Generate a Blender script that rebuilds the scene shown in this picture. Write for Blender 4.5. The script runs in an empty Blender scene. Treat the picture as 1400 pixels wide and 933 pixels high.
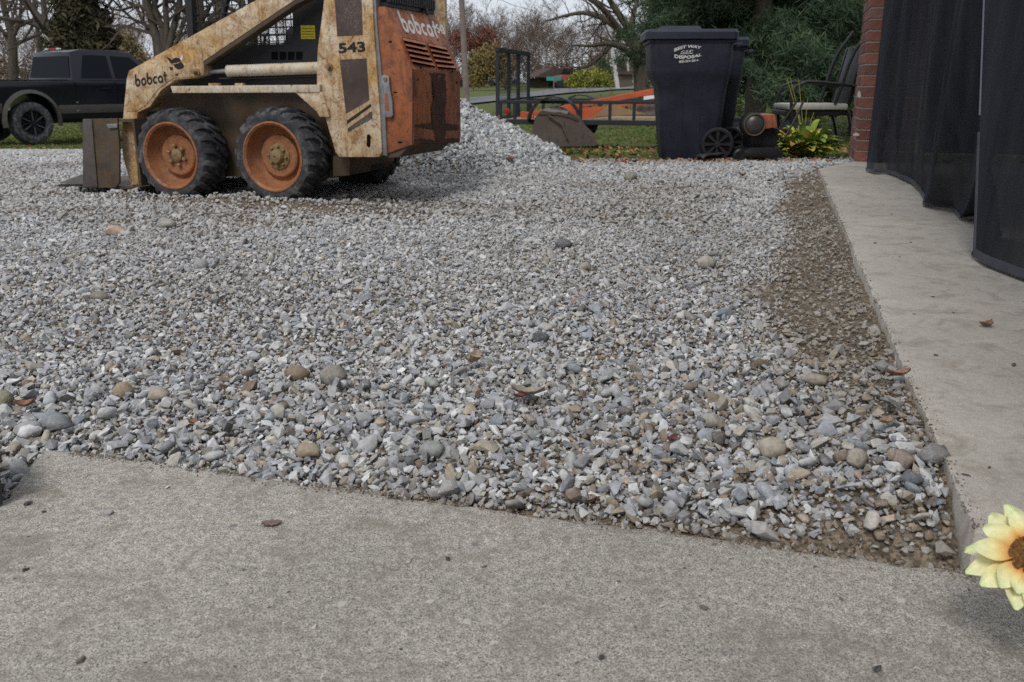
import bpy, bmesh, math, random
import numpy as np
from mathutils import Vector, Matrix, noise as mnoise

sc = bpy.context.scene
# ---------------------------------------------------------------- camera
F_PX, CX, CY, HEYE = 1200.0, 700.0, 466.5, 0.65
PITCH = math.atan(351.0 / F_PX)
SP, CP = math.sin(PITCH), math.cos(PITCH)
cam_d = bpy.data.cameras.new('camera')
cam = bpy.data.objects.new('camera', cam_d)
sc.collection.objects.link(cam)
cam.location = (0, 0, HEYE)
cam.rotation_euler = (math.radians(90) - PITCH, 0, 0)
cam_d.sensor_width = 36.0
cam_d.lens = 36.0 * F_PX / 1400.0
cam_d.clip_start = 0.02
cam_d.clip_end = 2000
cam_d.dof.use_dof = True
cam_d.dof.focus_distance = 2.0
cam_d.dof.aperture_fstop = 11.0
sc.camera = cam
# ---------------------------------------------------------------- sky, sun, exposure
sc.cycles.use_denoising = False
sc.view_settings.view_transform = 'Standard'
sc.view_settings.look = 'None'
sc.view_settings.gamma = 1.0
sc.view_settings.exposure = 0.38
SUN_EL, SUN_AZ = math.radians(52), math.radians(200)   # azimuth clockwise from +Y
world = bpy.data.worlds.new('World')
sc.world = world
world.use_nodes = True
wt = world.node_tree
for n in list(wt.nodes): wt.nodes.remove(n)
w_out = wt.nodes.new('ShaderNodeOutputWorld')
w_bg = wt.nodes.new('ShaderNodeBackground')
w_sky = wt.nodes.new('ShaderNodeTexSky')
w_sky.sky_type = 'NISHITA'
w_sky.sun_disc = False
w_sky.sun_elevation = SUN_EL
w_sky.sun_rotation = SUN_AZ
w_geo = wt.nodes.new('ShaderNodeTexCoord')
w_map = wt.nodes.new('ShaderNodeMapping'); w_map.inputs['Scale'].default_value = (1.5, 1.5, 6.0)
w_noi = wt.nodes.new('ShaderNodeTexNoise'); w_noi.inputs['Scale'].default_value = 2.2; w_noi.inputs['Detail'].default_value = 5
w_rmp = wt.nodes.new('ShaderNodeValToRGB')
w_rmp.color_ramp.elements[0].position = 0.3; w_rmp.color_ramp.elements[0].color = (5.1, 5.35, 5.9, 1)
w_rmp.color_ramp.elements[1].position = 0.7; w_rmp.color_ramp.elements[1].color = (6.2, 6.45, 7.1, 1)
w_mix = wt.nodes.new('ShaderNodeMix'); w_mix.data_type = 'RGBA'; w_mix.inputs[0].default_value = 0.88
wt.links.new(w_geo.outputs['Generated'], w_map.inputs[0]); wt.links.new(w_map.outputs[0], w_noi.inputs['Vector'])
wt.links.new(w_noi.outputs[0], w_rmp.inputs[0])
wt.links.new(w_sky.outputs[0], w_mix.inputs[6]); wt.links.new(w_rmp.outputs[0], w_mix.inputs[7])
wt.links.new(w_mix.outputs[2], w_bg.inputs[0]); w_bg.inputs[1].default_value = 0.1
wt.links.new(w_bg.outputs[0], w_out.inputs[0])
sun_d = bpy.data.lights.new('sun', 'SUN'); sun_d.energy = 1.3; sun_d.angle = math.radians(18); sun_d.color = (1, .97, .93)
sun = bpy.data.objects.new('sun', sun_d); sc.collection.objects.link(sun)
_sd = Vector((math.sin(SUN_AZ) * math.cos(SUN_EL), math.cos(SUN_AZ) * math.cos(SUN_EL), math.sin(SUN_EL)))
sun.rotation_euler = _sd.to_track_quat('Z', 'Y').to_euler()

# ---------------------------------------------------------------- pixel geometry (photo pixels, 1400 x 933)
C0 = Vector((0, 0, HEYE))
def ray(px, py):
    u = (px - CX) / F_PX; v = (py - CY) / F_PX
    return Vector((u, CP - v * SP, -(SP + v * CP)))
def on_z(px, py, z=0.0):
    d = ray(px, py); return C0 + d * ((z - HEYE) / d.z)
def on_y(px, py, Y):
    d = ray(px, py); return C0 + d * (Y / d.y)
def on_plane(px, py, p, n):
    d = ray(px, py); return C0 + d * ((p - C0).dot(n) / d.dot(n))
def on_ground(px, py, ymax=300):
    d = ray(px, py); t = 0.5
    while t < ymax:
        p = C0 + d * t
        if p.z <= gz(p.x, p.y): break
        t *= 1.01
    return C0 + d * t
def smooth(a, b, x):
    t = np.clip((x - a) / (b - a), 0, 1); return t * t * (3 - 2 * t)

# ---------------------------------------------------------------- objects
def link(o): sc.collection.objects.link(o); return o
def tag(o, label=None, cat=None, group=None, kind=None):
    if label: o['label'] = label
    if cat: o['category'] = cat
    if group: o['group'] = group
    if kind: o['kind'] = kind
    return o
def empty(name, loc=(0, 0, 0), rz=0.0, label=None, cat=None, group=None):
    o = bpy.data.objects.new(name, None); link(o)
    o.empty_display_size = .1
    o.location = loc; o.rotation_euler = (0, 0, rz)
    return tag(o, label, cat, group)
def dup(o, parent=None):
    c = o.copy(); link(c); c.parent = parent
    for ch in list(o.children): dup(ch, c)
    return c
class MB:
    def __init__(s): s.v = []; s.f = []
    def add(s, vs, fs):
        b = len(s.v); s.v += [tuple(x) for x in vs]; s.f += [tuple(b + i for i in f) for f in fs]; return s
    def box(s, x0, x1, y0, y1, z0, z1):
        return s.add([(x0,y0,z0),(x1,y0,z0),(x1,y1,z0),(x0,y1,z0),(x0,y0,z1),(x1,y0,z1),(x1,y1,z1),(x0,y1,z1)],
                     [(0,3,2,1),(4,5,6,7),(0,1,5,4),(1,2,6,5),(2,3,7,6),(3,0,4,7)])
    def hexa(s, p): # 8 corners bottom ring then top ring
        return s.add(p, [(0,3,2,1),(4,5,6,7),(0,1,5,4),(1,2,6,5),(2,3,7,6),(3,0,4,7)])
    def bar(s, a, b, w, h, up=(0,0,1)):
        a = Vector(a); b = Vector(b); d = (b - a).normalized(); r = d.cross(Vector(up))
        if r.length < 1e-5: r = d.cross(Vector((0, 1, 0)))
        r.normalize(); u = r.cross(d) * h / 2; r = r * w / 2
        return s.hexa([a-r-u, a+r-u, b+r-u, b-r-u, a-r+u, a+r+u, b+r+u, b-r+u])
    def prism(s, pts, y0, y1):   # pts (x,z) polygon, extruded along y
        n = len(pts)
        vs = [(p[0], y0, p[1]) for p in pts] + [(p[0], y1, p[1]) for p in pts]
        return s.add(vs, [tuple(range(n)), tuple(range(2*n-1, n-1, -1))] + [(i, (i+n), (i+1) % n + n, (i+1) % n) for i in range(n)])
    def slab3(s, pts, nrm, th):  # arbitrary planar polygon, extruded along -nrm by th
        n = len(pts); nv = Vector(nrm).normalized() * th
        vs = [Vector(p) for p in pts] + [Vector(p) - nv for p in pts]
        return s.add(vs, [tuple(range(n)), tuple(range(2*n-1, n-1, -1))] + [(i, (i+n), (i+1) % n + n, (i+1) % n) for i in range(n)])
    def tube(s, pts, rad, n=8, caps=True, squash=1):
        pts = [Vector(p) for p in pts]; m = len(pts)
        if not hasattr(rad, '__len__'): rad = [rad] * m
        b = len(s.v); prev = None
        for i, p in enumerate(pts):
            d = (pts[min(i+1, m-1)] - pts[max(i-1, 0)])
            if d.length < 1e-9: d = Vector((0, 0, 1))
            d.normalize()
            if prev is None:
                a = d.orthogonal().normalized()
            else:
                a = prev - d * prev.dot(d)
                a = a.normalized() if a.length > 1e-6 else d.orthogonal().normalized()
            prev = a; c = d.cross(a)
            for k in range(n):
                t = 2 * math.pi * k / n
                s.v.append(tuple(p + (a * math.cos(t) + c * math.sin(t)) * rad[i]))
        for i in range(m - 1):
            for k in range(n):
                k2 = (k + 1) % n
                s.f.append((b+i*n+k, b+i*n+k2, b+(i+1)*n+k2, b+(i+1)*n+k))
        if caps:
            s.f.append(tuple(b + k for k in range(n - 1, -1, -1))); s.f.append(tuple(b + (m-1)*n + k for k in range(n)))
        return s
    def lathe(s, prof, n=32, axis='y', c=(0,0,0), close=False):  # prof: (radius, along)
        b = len(s.v); m = len(prof)
        for r, h in prof:
            for k in range(n):
                t = 2 * math.pi * k / n; x, z = r * math.cos(t), r * math.sin(t)
                if axis == 'y': s.v.append((c[0]+x, c[1]+h, c[2]+z))
                elif axis == 'z': s.v.append((c[0]+x, c[1]+z, c[2]+h))
                else: s.v.append((c[0]+h, c[1]+x, c[2]+z))
        for i in range(m - 1 + (1 if close else 0)):
            j = (i + 1) % m
            for k in range(n):
                k2 = (k + 1) % n
                s.f.append((b+i*n+k, b+i*n+k2, b+j*n+k2, b+j*n+k))
        return s
    def build(s, name, mat=None, parent=None, smooth=None, bevel=0, loc=None, recalc=True, kind=None):
        me = bpy.data.meshes.new(name)
        me.from_pydata(s.v, [], s.f); me.update()
        if recalc or bevel:
            bm = bmesh.new(); bm.from_mesh(me)
            if bevel:
                bmesh.ops.remove_doubles(bm, verts=bm.verts, dist=1e-5)
                es = [e for e in bm.edges if len(e.link_faces) == 2 and e.calc_face_angle(0) > 0.5]
                bmesh.ops.bevel(bm, geom=es, offset=bevel, segments=2, profile=.6, affect='EDGES', clamp_overlap=True)
            bmesh.ops.recalc_face_normals(bm, faces=bm.faces)
            bm.to_mesh(me); bm.free()
        if smooth is not None:
            me.shade_smooth()
            try: me.set_sharp_from_angle(angle=math.radians(smooth))
            except Exception: pass
        o = bpy.data.objects.new(name, me); link(o)
        if mat: me.materials.append(mat)
        if parent: o.parent = parent
        if loc: o.location = loc
        if kind: o['kind'] = kind
        return o

# ---------------------------------------------------------------- materials
class Mat:
    def __init__(s, name, rough=.8, spec=.3, metal=0.0):
        s.m = bpy.data.materials.new(name); s.m.use_nodes = True
        s.t = s.m.node_tree; s.b = s.t.nodes['Principled BSDF']; s.out = s.t.nodes['Material Output']
        s.b.inputs['Roughness'].default_value = rough
        s.b.inputs['Specular IOR Level'].default_value = spec
        s.b.inputs['Metallic'].default_value = metal
        s._c = None
    def n(s, t, **k):
        x = s.t.nodes.new(t)
        for a, b in k.items(): setattr(x, a, b)
        return x
    def l(s, a, b): s.t.links.new(a, b)
    def coord(s, kind='Object', scale=(1, 1, 1)):
        tc = s.n('ShaderNodeTexCoord')
        if tuple(scale) == (1, 1, 1): return tc.outputs[kind]
        mp = s.n('ShaderNodeMapping'); mp.inputs['Scale'].default_value = scale
        s.l(tc.outputs[kind], mp.inputs[0]); return mp.outputs[0]
    def noise(s, scale, detail=4, rough=.55, co=None, dist=0):
        x = s.n('ShaderNodeTexNoise'); x.inputs['Scale'].default_value = scale; x.inputs['Detail'].default_value = detail
        x.inputs['Roughness'].default_value = rough; x.inputs['Distortion'].default_value = dist
        s.l(co if co is not None else s.coord(), x.inputs['Vector']); return x.outputs[0]
    def voro(s, scale, co=None, feature='F1', out='Distance', rand=1.0):
        x = s.n('ShaderNodeTexVoronoi'); x.feature = feature; x.inputs['Scale'].default_value = scale
        x.inputs['Randomness'].default_value = rand
        s.l(co if co is not None else s.coord(), x.inputs['Vector']); return x.outputs[out]
    def ramp(s, fac, stops, interp='LINEAR'):
        x = s.n('ShaderNodeValToRGB'); cr = x.color_ramp; cr.interpolation = interp
        while len(cr.elements) < len(stops): cr.elements.new(.5)
        for e, (p, c) in zip(cr.elements, stops):
            e.position = p; e.color = (c, c, c, 1) if not hasattr(c, '__len__') else (*c, 1)
        s.l(fac, x.inputs[0]); return x.outputs[0]
    def mix(s, fac, a, b, mode='MIX'):
        x = s.n('ShaderNodeMix'); x.data_type = 'RGBA'; x.blend_type = mode
        for i, q in ((0, fac), (6, a), (7, b)):
            if hasattr(q, 'is_output'): s.l(q, x.inputs[i])
            elif i == 0: x.inputs[0].default_value = q
            else: x.inputs[i].default_value = (*q, 1)
        return x.outputs[2]
    def math(s, op, a, b=0.0):
        x = s.n('ShaderNodeMath'); x.operation = op
        for i, q in enumerate((a, b)):
            if hasattr(q, 'is_output'): s.l(q, x.inputs[i])
            else: x.inputs[i].default_value = q
        return x.outputs[0]
    def color(s, c):
        if hasattr(c, 'is_output'): s.l(c, s.b.inputs['Base Color'])
        else: s.b.inputs['Base Color'].default_value = (*c, 1)
        return s
    def rough(s, c): s.l(c, s.b.inputs['Roughness']); return s
    def bump(s, h, strength=.5, dist=.01):
        x = s.n('ShaderNodeBump'); x.inputs['Strength'].default_value = strength; x.inputs['Distance'].default_value = dist
        s.l(h, x.inputs['Height']); s.l(x.outputs[0], s.b.inputs['Normal']); return s
def flat_mat(name, c, rough=.7, spec=.3, metal=0, var=.18, scale=6, bump=0):
    m = Mat(name, rough, spec, metal)
    nz = m.noise(scale, 6, .65)
    lo = tuple(x * (1 - var) for x in c); hi = tuple(min(1, x * (1 + var)) for x in c)
    m.color(m.ramp(nz, [(.3, lo), (.7, hi)]))
    if bump: m.bump(m.noise(scale * 8, 4), bump, .002)
    return m.m
def instance_color(m, obj_too=False):
    a = m.n('ShaderNodeAttribute'); a.attribute_type = 'INSTANCER'; a.attribute_name = 'col'; return a.outputs['Color']

# ---------------------------------------------------------------- ground shape
UX, UY = .96, -.28       # house direction along the near slab edge
VX, VY = .28, .96        # house direction along the right slab edge
YR = np.array([0, 8.7, 14.5, 20, 33, 60, 150, 400, 900.]); ZR = np.array([0, 0, -.34, -.48, .22, .38, 1.0, 1.6, 2.])
YL = np.array([0, 8.7, 14.5, 20, 28, 45, 60, 150, 900.]); ZL = np.array([0, 0, -.34, -.66, -.72, -.15, .05, 1.0, 2.])
def vnoise(x, y, s, seed=0):
    """cheap smooth value noise, vectorised"""
    x = np.asarray(x, float) / s + 31.7 * seed; y = np.asarray(y, float) / s + 17.3 * seed
    xi = np.floor(x).astype(np.int64); yi = np.floor(y).astype(np.int64); fx = x - xi; fy = y - yi
    def h(a, b):
        n = (a * 374761393 + b * 668265263 + seed * 974711) & 0x7fffffff
        n = ((n ^ (n >> 13)) * 1274126177) & 0x7fffffff
        return ((n ^ (n >> 16)) & 0xffff) / 65535.0
    u = fx * fx * (3 - 2 * fx); v = fy * fy * (3 - 2 * fy)
    return (h(xi, yi) * (1-u) + h(xi+1, yi) * u) * (1-v) + (h(xi, yi+1) * (1-u) + h(xi+1, yi+1) * u) * v
def fbm(x, y, s, seed=0, o=4):
    t = 0; a = .5; w = 0
    for i in range(o):
        t = t + a * vnoise(x, y, s / 2**i, seed + i * 7); w += a; a *= .5
    return t / w
# gravel pile
PILE_C, PILE_H = (-.95, 8.05), .78
P_TRUCK_T = None
def pile_h(x, y):
    dx = np.asarray(x, float) - PILE_C[0]; dy = np.asarray(y, float) - PILE_C[1]
    r = np.sqrt((dx / 1.0) ** 2 + (dy / .8) ** 2); ang = np.arctan2(dy, dx)
    r = r * (1 + .12 * np.sin(ang * 3 + 1) + .06 * np.sin(ang * 7))
    h = PILE_H * np.clip(1 - r / 1.6, 0, 1)
    h = h * smooth(0, .25, 1.6 - r) + .0
    return np.minimum(h, PILE_H * .93 + .04 * np.clip(1 - r / .4, 0, 1))
RW = Vector((-1.358, 5.09)); FD = Vector((-.94, .341)); ND = Vector((-.341, -.94))   # loader frame
def gz(x, y):
    x = np.asarray(x, float); y = np.asarray(y, float)
    k = smooth(-.10, .12, x / np.maximum(y, .5))
    def sp(Y, Z):
        return np.interp(y, Y, Z) * .5 + .25 * np.interp(y + 1.2, Y, Z) + .25 * np.interp(y - 1.2, Y, Z)
    z = sp(YL, ZL) * (1 - k) + sp(YR, ZR) * k
    near = 1 - smooth(9, 14, y)
    z = z + near * .042 * (fbm(x, y, 1.1, 3) - .5) + (1 - near) * .22 * (fbm(x, y, 9, 5) - .5) * smooth(9, 16, y)
    z = z + .022 * (1 - smooth(1.0, 2.6, y)) - .01
    pd = (x - .597) * .959 - (y - 1.023) * .283; nd = (x + .76) * .277 + (y - 1.405) * .961
    z = z + .080 * np.exp(-(np.minimum(pd, 0) / .30) ** 2) * (pd < .4) * smooth(-.02, .18, nd) * (1 - smooth(6.6, 7.5, y))
    # wheel ruts and pushed-up ridges around the loader
    s = (x - RW.x) * FD.x + (y - RW.y) * FD.y; l = (x - RW.x) * ND.x + (y - RW.y) * ND.y
    on = smooth(-1.4, -.6, s) * (1 - smooth(1.2, 2.2, s))
    z = z + on * (-.034 * np.exp(-((l + .10) / .12) ** 2) + .034 * np.exp(-((l - .09) / .07) ** 2) * (.4 + 1.2 * vnoise(x, y, .25, 9)))
    z = z + .05 * np.exp(-((s - .36) / .10) ** 2 - ((l + .10) / .14) ** 2)
    z = z + .03 * np.exp(-((s + .30) / .12) ** 2 - ((l + .06) / .10) ** 2)
    return z + pile_h(x, y)
def gzf(x, y): return float(gz(x, y))
# slabs (top surfaces)
Z_NEAR, Z_PORCH = .04, .10
NA = Vector((-.76, 1.405)); NB = Vector((.60, 1.013))        # on the near slab's back edge
PA = Vector((.597, 1.023)); PB = Vector((2.09, 6.07))        # on the porch slab's left edge
def near_d(x, y):   # distance beyond the near slab edge (positive = gravel side)
    return (x - NA.x) * .277 + (y - NA.y) * .961
def left_d(x, y):   # distance outside the near slab's left edge
    return (x + .817) * -.981 + (y - 1.42) * -.193
def porch_d(x, y):  # distance right of the porch slab edge (positive = slab)
    return (x - PA.x) * .959 - (y - PA.y) * .283
def in_gravel(x, y):
    """edge of the gravelled yard"""
    right = x > -3.2
    e = np.where(x > -1.6, 8.35 + .3 * (fbm(x, y, 1.5, 11) - .5), 8.35 + (np.clip(-1.6 - x, 0, 3)) * 2.3) + .5 * (fbm(x, y, .9, 12) - .5)
    return e - y
def dirt_amount(x, y):
    d = porch_d(x, y); nd = near_d(x, y)
    a = smooth(-.34, -.08, d + .30 * (fbm(x, y, .45, 31) - .5)) * smooth(1.2, 2.0, y) * (1 - smooth(5.2, 6.6, y)) * 1.4
    a = a + 1.3 * np.exp(-((nd - .02) / .05) ** 2) * smooth(.35, .6, fbm(x, y, .28, 33) + .25 * smooth(-.3, .2, x)) * smooth(-.5, -.1, x) + .7 * np.exp(-(nd / .03) ** 2)
    a = a + .5 * np.exp(-(((x + .35) / 1.1) ** 2 + ((y - 3.15) / .42) ** 2)) * smooth(.35, .65, fbm(x, y, .7, 21))
    a = a + .38 * smooth(.56, .74, fbm(x, y, 1.1, 22)) * smooth(2.6, 3.6, y)
    a = a + .7 * smooth(7.4, 8.3, y) * smooth(-1.4, -.2, x) * (1 - smooth(1.5, 2.4, x))
    a = a + .25 * smooth(.58, .74, fbm(x * .5, y * 1.6, .6, 23)) * smooth(4, 6, y)
    return np.clip(a * (.45 + 1.1 * fbm(x, y, .22, 24)), 0, 1)

# ---------------------------------------------------------------- setting: lawn, gravel base, road
m = Mat('grass_ground', .95, .1)
co = m.coord('Object')
g1 = m.ramp(m.noise(1.1, 6, .7, co), [(.35, (.16, .13, .07)), (.5, (.12, .14, .05)), (.68, (.085, .14, .035))])
g2 = m.ramp(m.noise(9, 6, .75, co), [(.3, .55), (.7, 1.35)])
m.color(m.mix(1.0, g1, g2, 'MULTIPLY')); m.bump(m.noise(30, 5, .8, co), .8, .05)
M_LAWN = m.m
def grid_obj(name, xs, ys, zf, mat, keep=None, kind='structure', dz=0.0):
    X, Y = np.meshgrid(xs, ys); Z = zf(X, Y) + dz
    v = np.stack([X, Y, Z], -1).reshape(-1, 3); nx = len(xs); fs = []
    K = keep(X, Y) if keep is not None else np.ones_like(X, bool)
    for j in range(len(ys) - 1):
        for i in range(nx - 1):
            if K[j, i] and K[j+1, i] and K[j, i+1] and K[j+1, i+1]:
                a = j * nx + i; fs.append((a, a+1, a+nx+1, a+nx))
    used = np.zeros(len(v), bool)
    for f in fs: used[list(f)] = True
    idx = np.cumsum(used) - 1
    me = bpy.data.meshes.new(name)
    me.from_pydata(v[used].tolist(), [], [tuple(int(idx[i]) for i in f) for f in fs]); me.update(); me.shade_smooth()
    o = bpy.data.objects.new(name, me); link(o); me.materials.append(mat); o['kind'] = kind
    return o
ys = np.concatenate([np.arange(-4, 7.5, .5), np.arange(7.5, 26, .35), np.geomspace(26, 110, 90), np.geomspace(112, 800, 20)])
xs = np.concatenate([-np.geomspace(600, 12, 50), np.arange(-11.6, 11.6, .4), np.geomspace(12, 600, 50)])
lawn = grid_obj('lawn', xs, ys, lambda X, Y: gz(X, Y) - .03 - .08 * (1 - smooth(7.2, 7.9, Y)) - .07*(smooth(0, .4, in_gravel(X, Y))), M_LAWN)
tag(lawn, 'rough autumn lawn falling away behind the gravel yard')

m = Mat('gravel_dirt', .95, .15)
co = m.coord('Object')
d1 = m.ramp(m.noise(3, 6, .7, co), [(.3, (.15, .115, .08)), (.7, (.26, .21, .155))])
vz = m.voro(160, co, out='Color'); vs_ = m.ramp(vz, [(.2, .5), (.5, .95), (.9, 1.7)])
m.color(m.mix(1.0, d1, vs_, 'MULTIPLY'))
h = m.math('ADD', m.math('MULTIPLY', m.voro(150, co), -1.0), m.noise(60, 6, .8, co))
m.bump(h, .9, .008)
M_DIRT = m.m
xs = np.concatenate([np.arange(-13, -4, .25), np.arange(-4, 3.4, .07)]); ys = np.concatenate([np.arange(.75, 7, .06), np.arange(7, 17, .16)])
bed = grid_obj('gravel_bed', xs, ys, lambda X, Y: gz(X, Y), M_DIRT,
               keep=lambda X, Y: (in_gravel(X, Y) > -.15) & ((near_d(X, Y) > -.12) | (left_d(X, Y) > -.05)) & ((porch_d(X, Y) < .12) | (Y > 6.6)) , dz=-.006)
tag(bed, 'brown dirt bed under the crushed gravel')

m = Mat('asphalt', .9, .2)
m.color(m.ramp(m.noise(2, 5, .7, m.coord('Object')), [(.3, (.13, .13, .135)), (.7, (.19, .19, .195))]))
M_ROAD = m.m
def strip(name, pts, w, mat, dz=.03):
    P = [Vector(p) for p in pts]; Q = []
    for i in range(len(P) - 1):
        for k in range(12): 
            t = k / 12; p0 = P[max(i-1, 0)]; p1 = P[i]; p2 = P[i+1]; p3 = P[min(i+2, len(P)-1)]
            Q.append(.5 * ((2*p1) + (p2-p0)*t + (2*p0-5*p1+4*p2-p3)*t*t + (3*p1-p0-3*p2+p3)*t**3))
    Q.append(P[-1]); mb = MB(); vs = []
    for i, q in enumerate(Q):
        d = (Q[min(i+1, len(Q)-1)] - Q[max(i-1, 0)]).normalized(); nn = Vector((-d.y, d.x))
        for k in range(7):
            p = q + nn * w * (k / 6 - .5); vs.append((p.x, p.y, gzf(p.x, p.y) + dz))
    fs = [(i*7+k, i*7+k+1, (i+1)*7+k+1, (i+1)*7+k) for i in range(len(Q)-1) for k in range(6)]
    o = mb.add(vs, fs).build(name, mat, smooth=180); o['kind'] = 'structure'; return o
road = strip('road', [(-60, 44), (-20, 43), (-5, 43.5), (0, 46), (3.5, 53), (8, 64), (20, 82), (45, 105)], 5.5, M_ROAD, .05)

# ---------------------------------------------------------------- concrete slabs
def concrete(name, base, coarse):
    m = Mat(name, .9, .25)
    co = m.coord('Object')
    big = m.ramp(m.noise(2.2, 5, .6, co), [(.3, tuple(c * .86 for c in base)), (.7, tuple(min(1, c * 1.12) for c in base))])
    sand = m.ramp(m.noise(380 if coarse else 420, 3, .9, co), [(.36, .25 if coarse else .6), (.48, .95), (.62, 1.6 if coarse else 1.25)])
    sand = m.mix(1.0, sand, m.ramp(m.noise(75, 4, .8, co), [(.36, .70 if coarse else .86), (.62, 1.2 if coarse else 1.07)]), 'MULTIPLY')
    c = m.mix(1.0, big, sand, 'MULTIPLY')
    st = m.ramp(m.noise(9, 8, .78, co, .6), [(.50, 0.0), (.58, .42), (.68, .75)])
    c = m.mix(st, c, tuple(x * .55 for x in (base[0], base[1] * .95, base[2] * .85)))
    pt = m.ramp(m.math('ADD', m.voro(34 if coarse else 20, co), m.math('MULTIPLY', m.noise(160, 3, .7, co), .14)), [(.10, 1.0), (.16 if coarse else .125, 0.0)])
    sel = m.ramp(m.voro(34 if coarse else 20, co, out='Color'), [(.60, 0.0), (.66, 1.0)], 'CONSTANT')
    pit = m.math('MULTIPLY', pt, sel)
    c = m.mix(m.math('MULTIPLY', pit, .9), c, (.10, .09, .075))
    if coarse:
        vp = m.math('ADD', m.voro(21, co), m.math('MULTIPLY', m.noise(70, 3, .7, co), .2)); ag = m.ramp(vp, [(.20, 1.0), (.24, 0.0)])
        agc = m.voro(21, co, out='Color'); on = m.ramp(agc, [(.60, 0.0), (.64, 1.0)], 'CONSTANT')
        agk = m.ramp(m.noise(14, 2, .5, co), [(.42, (.20, .20, .205)), (.5, (.40, .37, .32)), (.6, (.64, .61, .55))])
        c = m.mix(m.math('MULTIPLY', m.math('MULTIPLY', ag, on), .85), c, agk)
    m.color(c)
    h = m.math('SUBTRACT', m.math('MULTIPLY', m.noise(330, 5, .8, co), .8 if coarse else .25), m.math('MULTIPLY', pit, 1.2))
    h = m.math('ADD', h, m.math('MULTIPLY', m.noise(25, 5, .6, co), .9))
    m.bump(h, .9 if coarse else .5, .003)
    return m.m
M_CN = concrete('weathered_concrete', (.43, .40, .345), True)
M_CP = concrete('smooth_concrete', (.47, .43, .37), False)
def slab(name, pts, z, th, mat, edge=0.0, label='', rb=1.0):
    """pts: outline ccw; first two points are the broken gravel-side edge, resampled and roughened"""
    P = [Vector(p) for p in pts]; out = []; inn = []
    en = []
    for i in range(len(P)):
        d = (P[(i+1) % len(P)] - P[i]).normalized(); en.append(Vector((-d.y, d.x)))
    for i in range(len(P)):
        a, b = P[i], P[(i+1) % len(P)]
        n = max(1, int((b - a).length / .012)) if edge and i in (0, 1) else 1
        d = (b - a).normalized(); nn = Vector((d.y, -d.x))
        for k in range(n):
            q = a.lerp(b, k / n)
            w = edge * ((vnoise(q.x, q.y, .05, 4) - .5) + .7 * (vnoise(q.x, q.y, .025, 5) - .5) + 1.3 * (vnoise(q.x, q.y, .4, 6) - .5)) if edge else 0
            out.append((q, nn * w))
            inn.append((i, k / n))
    n = len(out); rings = []
    for off, dz in ((0, -th), (0, -.012 * rb), (.002 * rb, -.005 * rb), (.007 * rb, -.001), (.014 * rb, -.0003), (.05, 0)):
        r = []
        for i in range(n):
            e, t = inn[i]; m_ = len(P)
            ca = P[e] + (en[e] + en[e-1]) * (off / (1 + en[e].dot(en[e-1]))); e2 = (e + 1) % m_
            cb = P[e2] + (en[e2] + en[e]) * (off / (1 + en[e2].dot(en[e])))
            p = ca.lerp(cb, t) + out[i][1] * (1 - off / .05); r.append((p.x, p.y, z + dz))
        rings.append(r)
    mb = MB(); vs = sum(rings, [])
    fs = [(j*n+i, j*n+(i+1) % n, (j+1)*n+(i+1) % n, (j+1)*n+i) for j in range(5) for i in range(n)]
    fs.append(tuple(5*n+i for i in range(n))); fs.append(tuple(range(n-1, -1, -1)))
    o = mb.add(vs, fs).build(name, mat, smooth=40); o['kind'] = 'structure'
    if label: o['label'] = label
    return o
def UV(u, v, o=PA): return Vector((o.x + UX * u + VX * v, o.y + UY * u + VY * v))
nl = on_z(62, 612, Z_NEAR); nl = Vector((nl.x, nl.y))
left_dir = (Vector((on_z(0, 690, Z_NEAR).x, on_z(0, 690, Z_NEAR).y)) - nl).normalized()
far_r = NB + Vector((.961, -.277)) * 3.2
slab('near_slab', [far_r, nl, nl + left_dir * 3.0, Vector((2.5, -1.8)) ], Z_NEAR, .12, M_CN, .013, 'coarse weathered concrete slab in the foreground')
ptop = on_z(1176, 222, Z_PORCH)
slab('porch_slab', [PB, PA - Vector((VX, VY)) * .012, UV(3.4, .02), UV(3.4, 6.6), UV(1.0, 5.95), Vector((2.56, 6.68))], Z_PORCH, .25, M_CP, .006, 'smooth pale concrete porch slab under the screen curtains', rb=.45)
# ---------------------------------------------------------------- crushed stone
rng = np.random.default_rng(7)
def rock_mesh(name, seed, n=13, flat=.62, round_=False, detail=False):
    r = random.Random(seed); bm = bmesh.new()
    for i in range(n if not round_ else 26):
        v = Vector((r.gauss(0, 1), r.gauss(0, 1), r.gauss(0, 1))).normalized()
        k = r.uniform(.78, 1.0) if not round_ else r.uniform(.94, 1.0)
        bm.verts.new((v.x * k, v.y * k * r.uniform(.8, 1), v.z * k * flat))
    bmesh.ops.convex_hull(bm, input=bm.verts)
    for v in [v for v in bm.verts if not v.link_faces]: bm.verts.remove(v)
    bmesh.ops.dissolve_limit(bm, angle_limit=math.radians(14), verts=bm.verts, edges=bm.edges)
    if detail or round_:
        bmesh.ops.bevel(bm, geom=list(bm.edges), offset=.03 if not round_ else .2, segments=1 if not round_ else 2, affect='EDGES', clamp_overlap=True)
    bmesh.ops.triangulate(bm, faces=bm.faces)
    me = bpy.data.meshes.new(name); bm.to_mesh(me); bm.free()
    if round_: me.shade_smooth()
    elif detail:
        me.shade_smooth(); me.set_sharp_from_angle(angle=math.radians(28))
    return me
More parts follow.
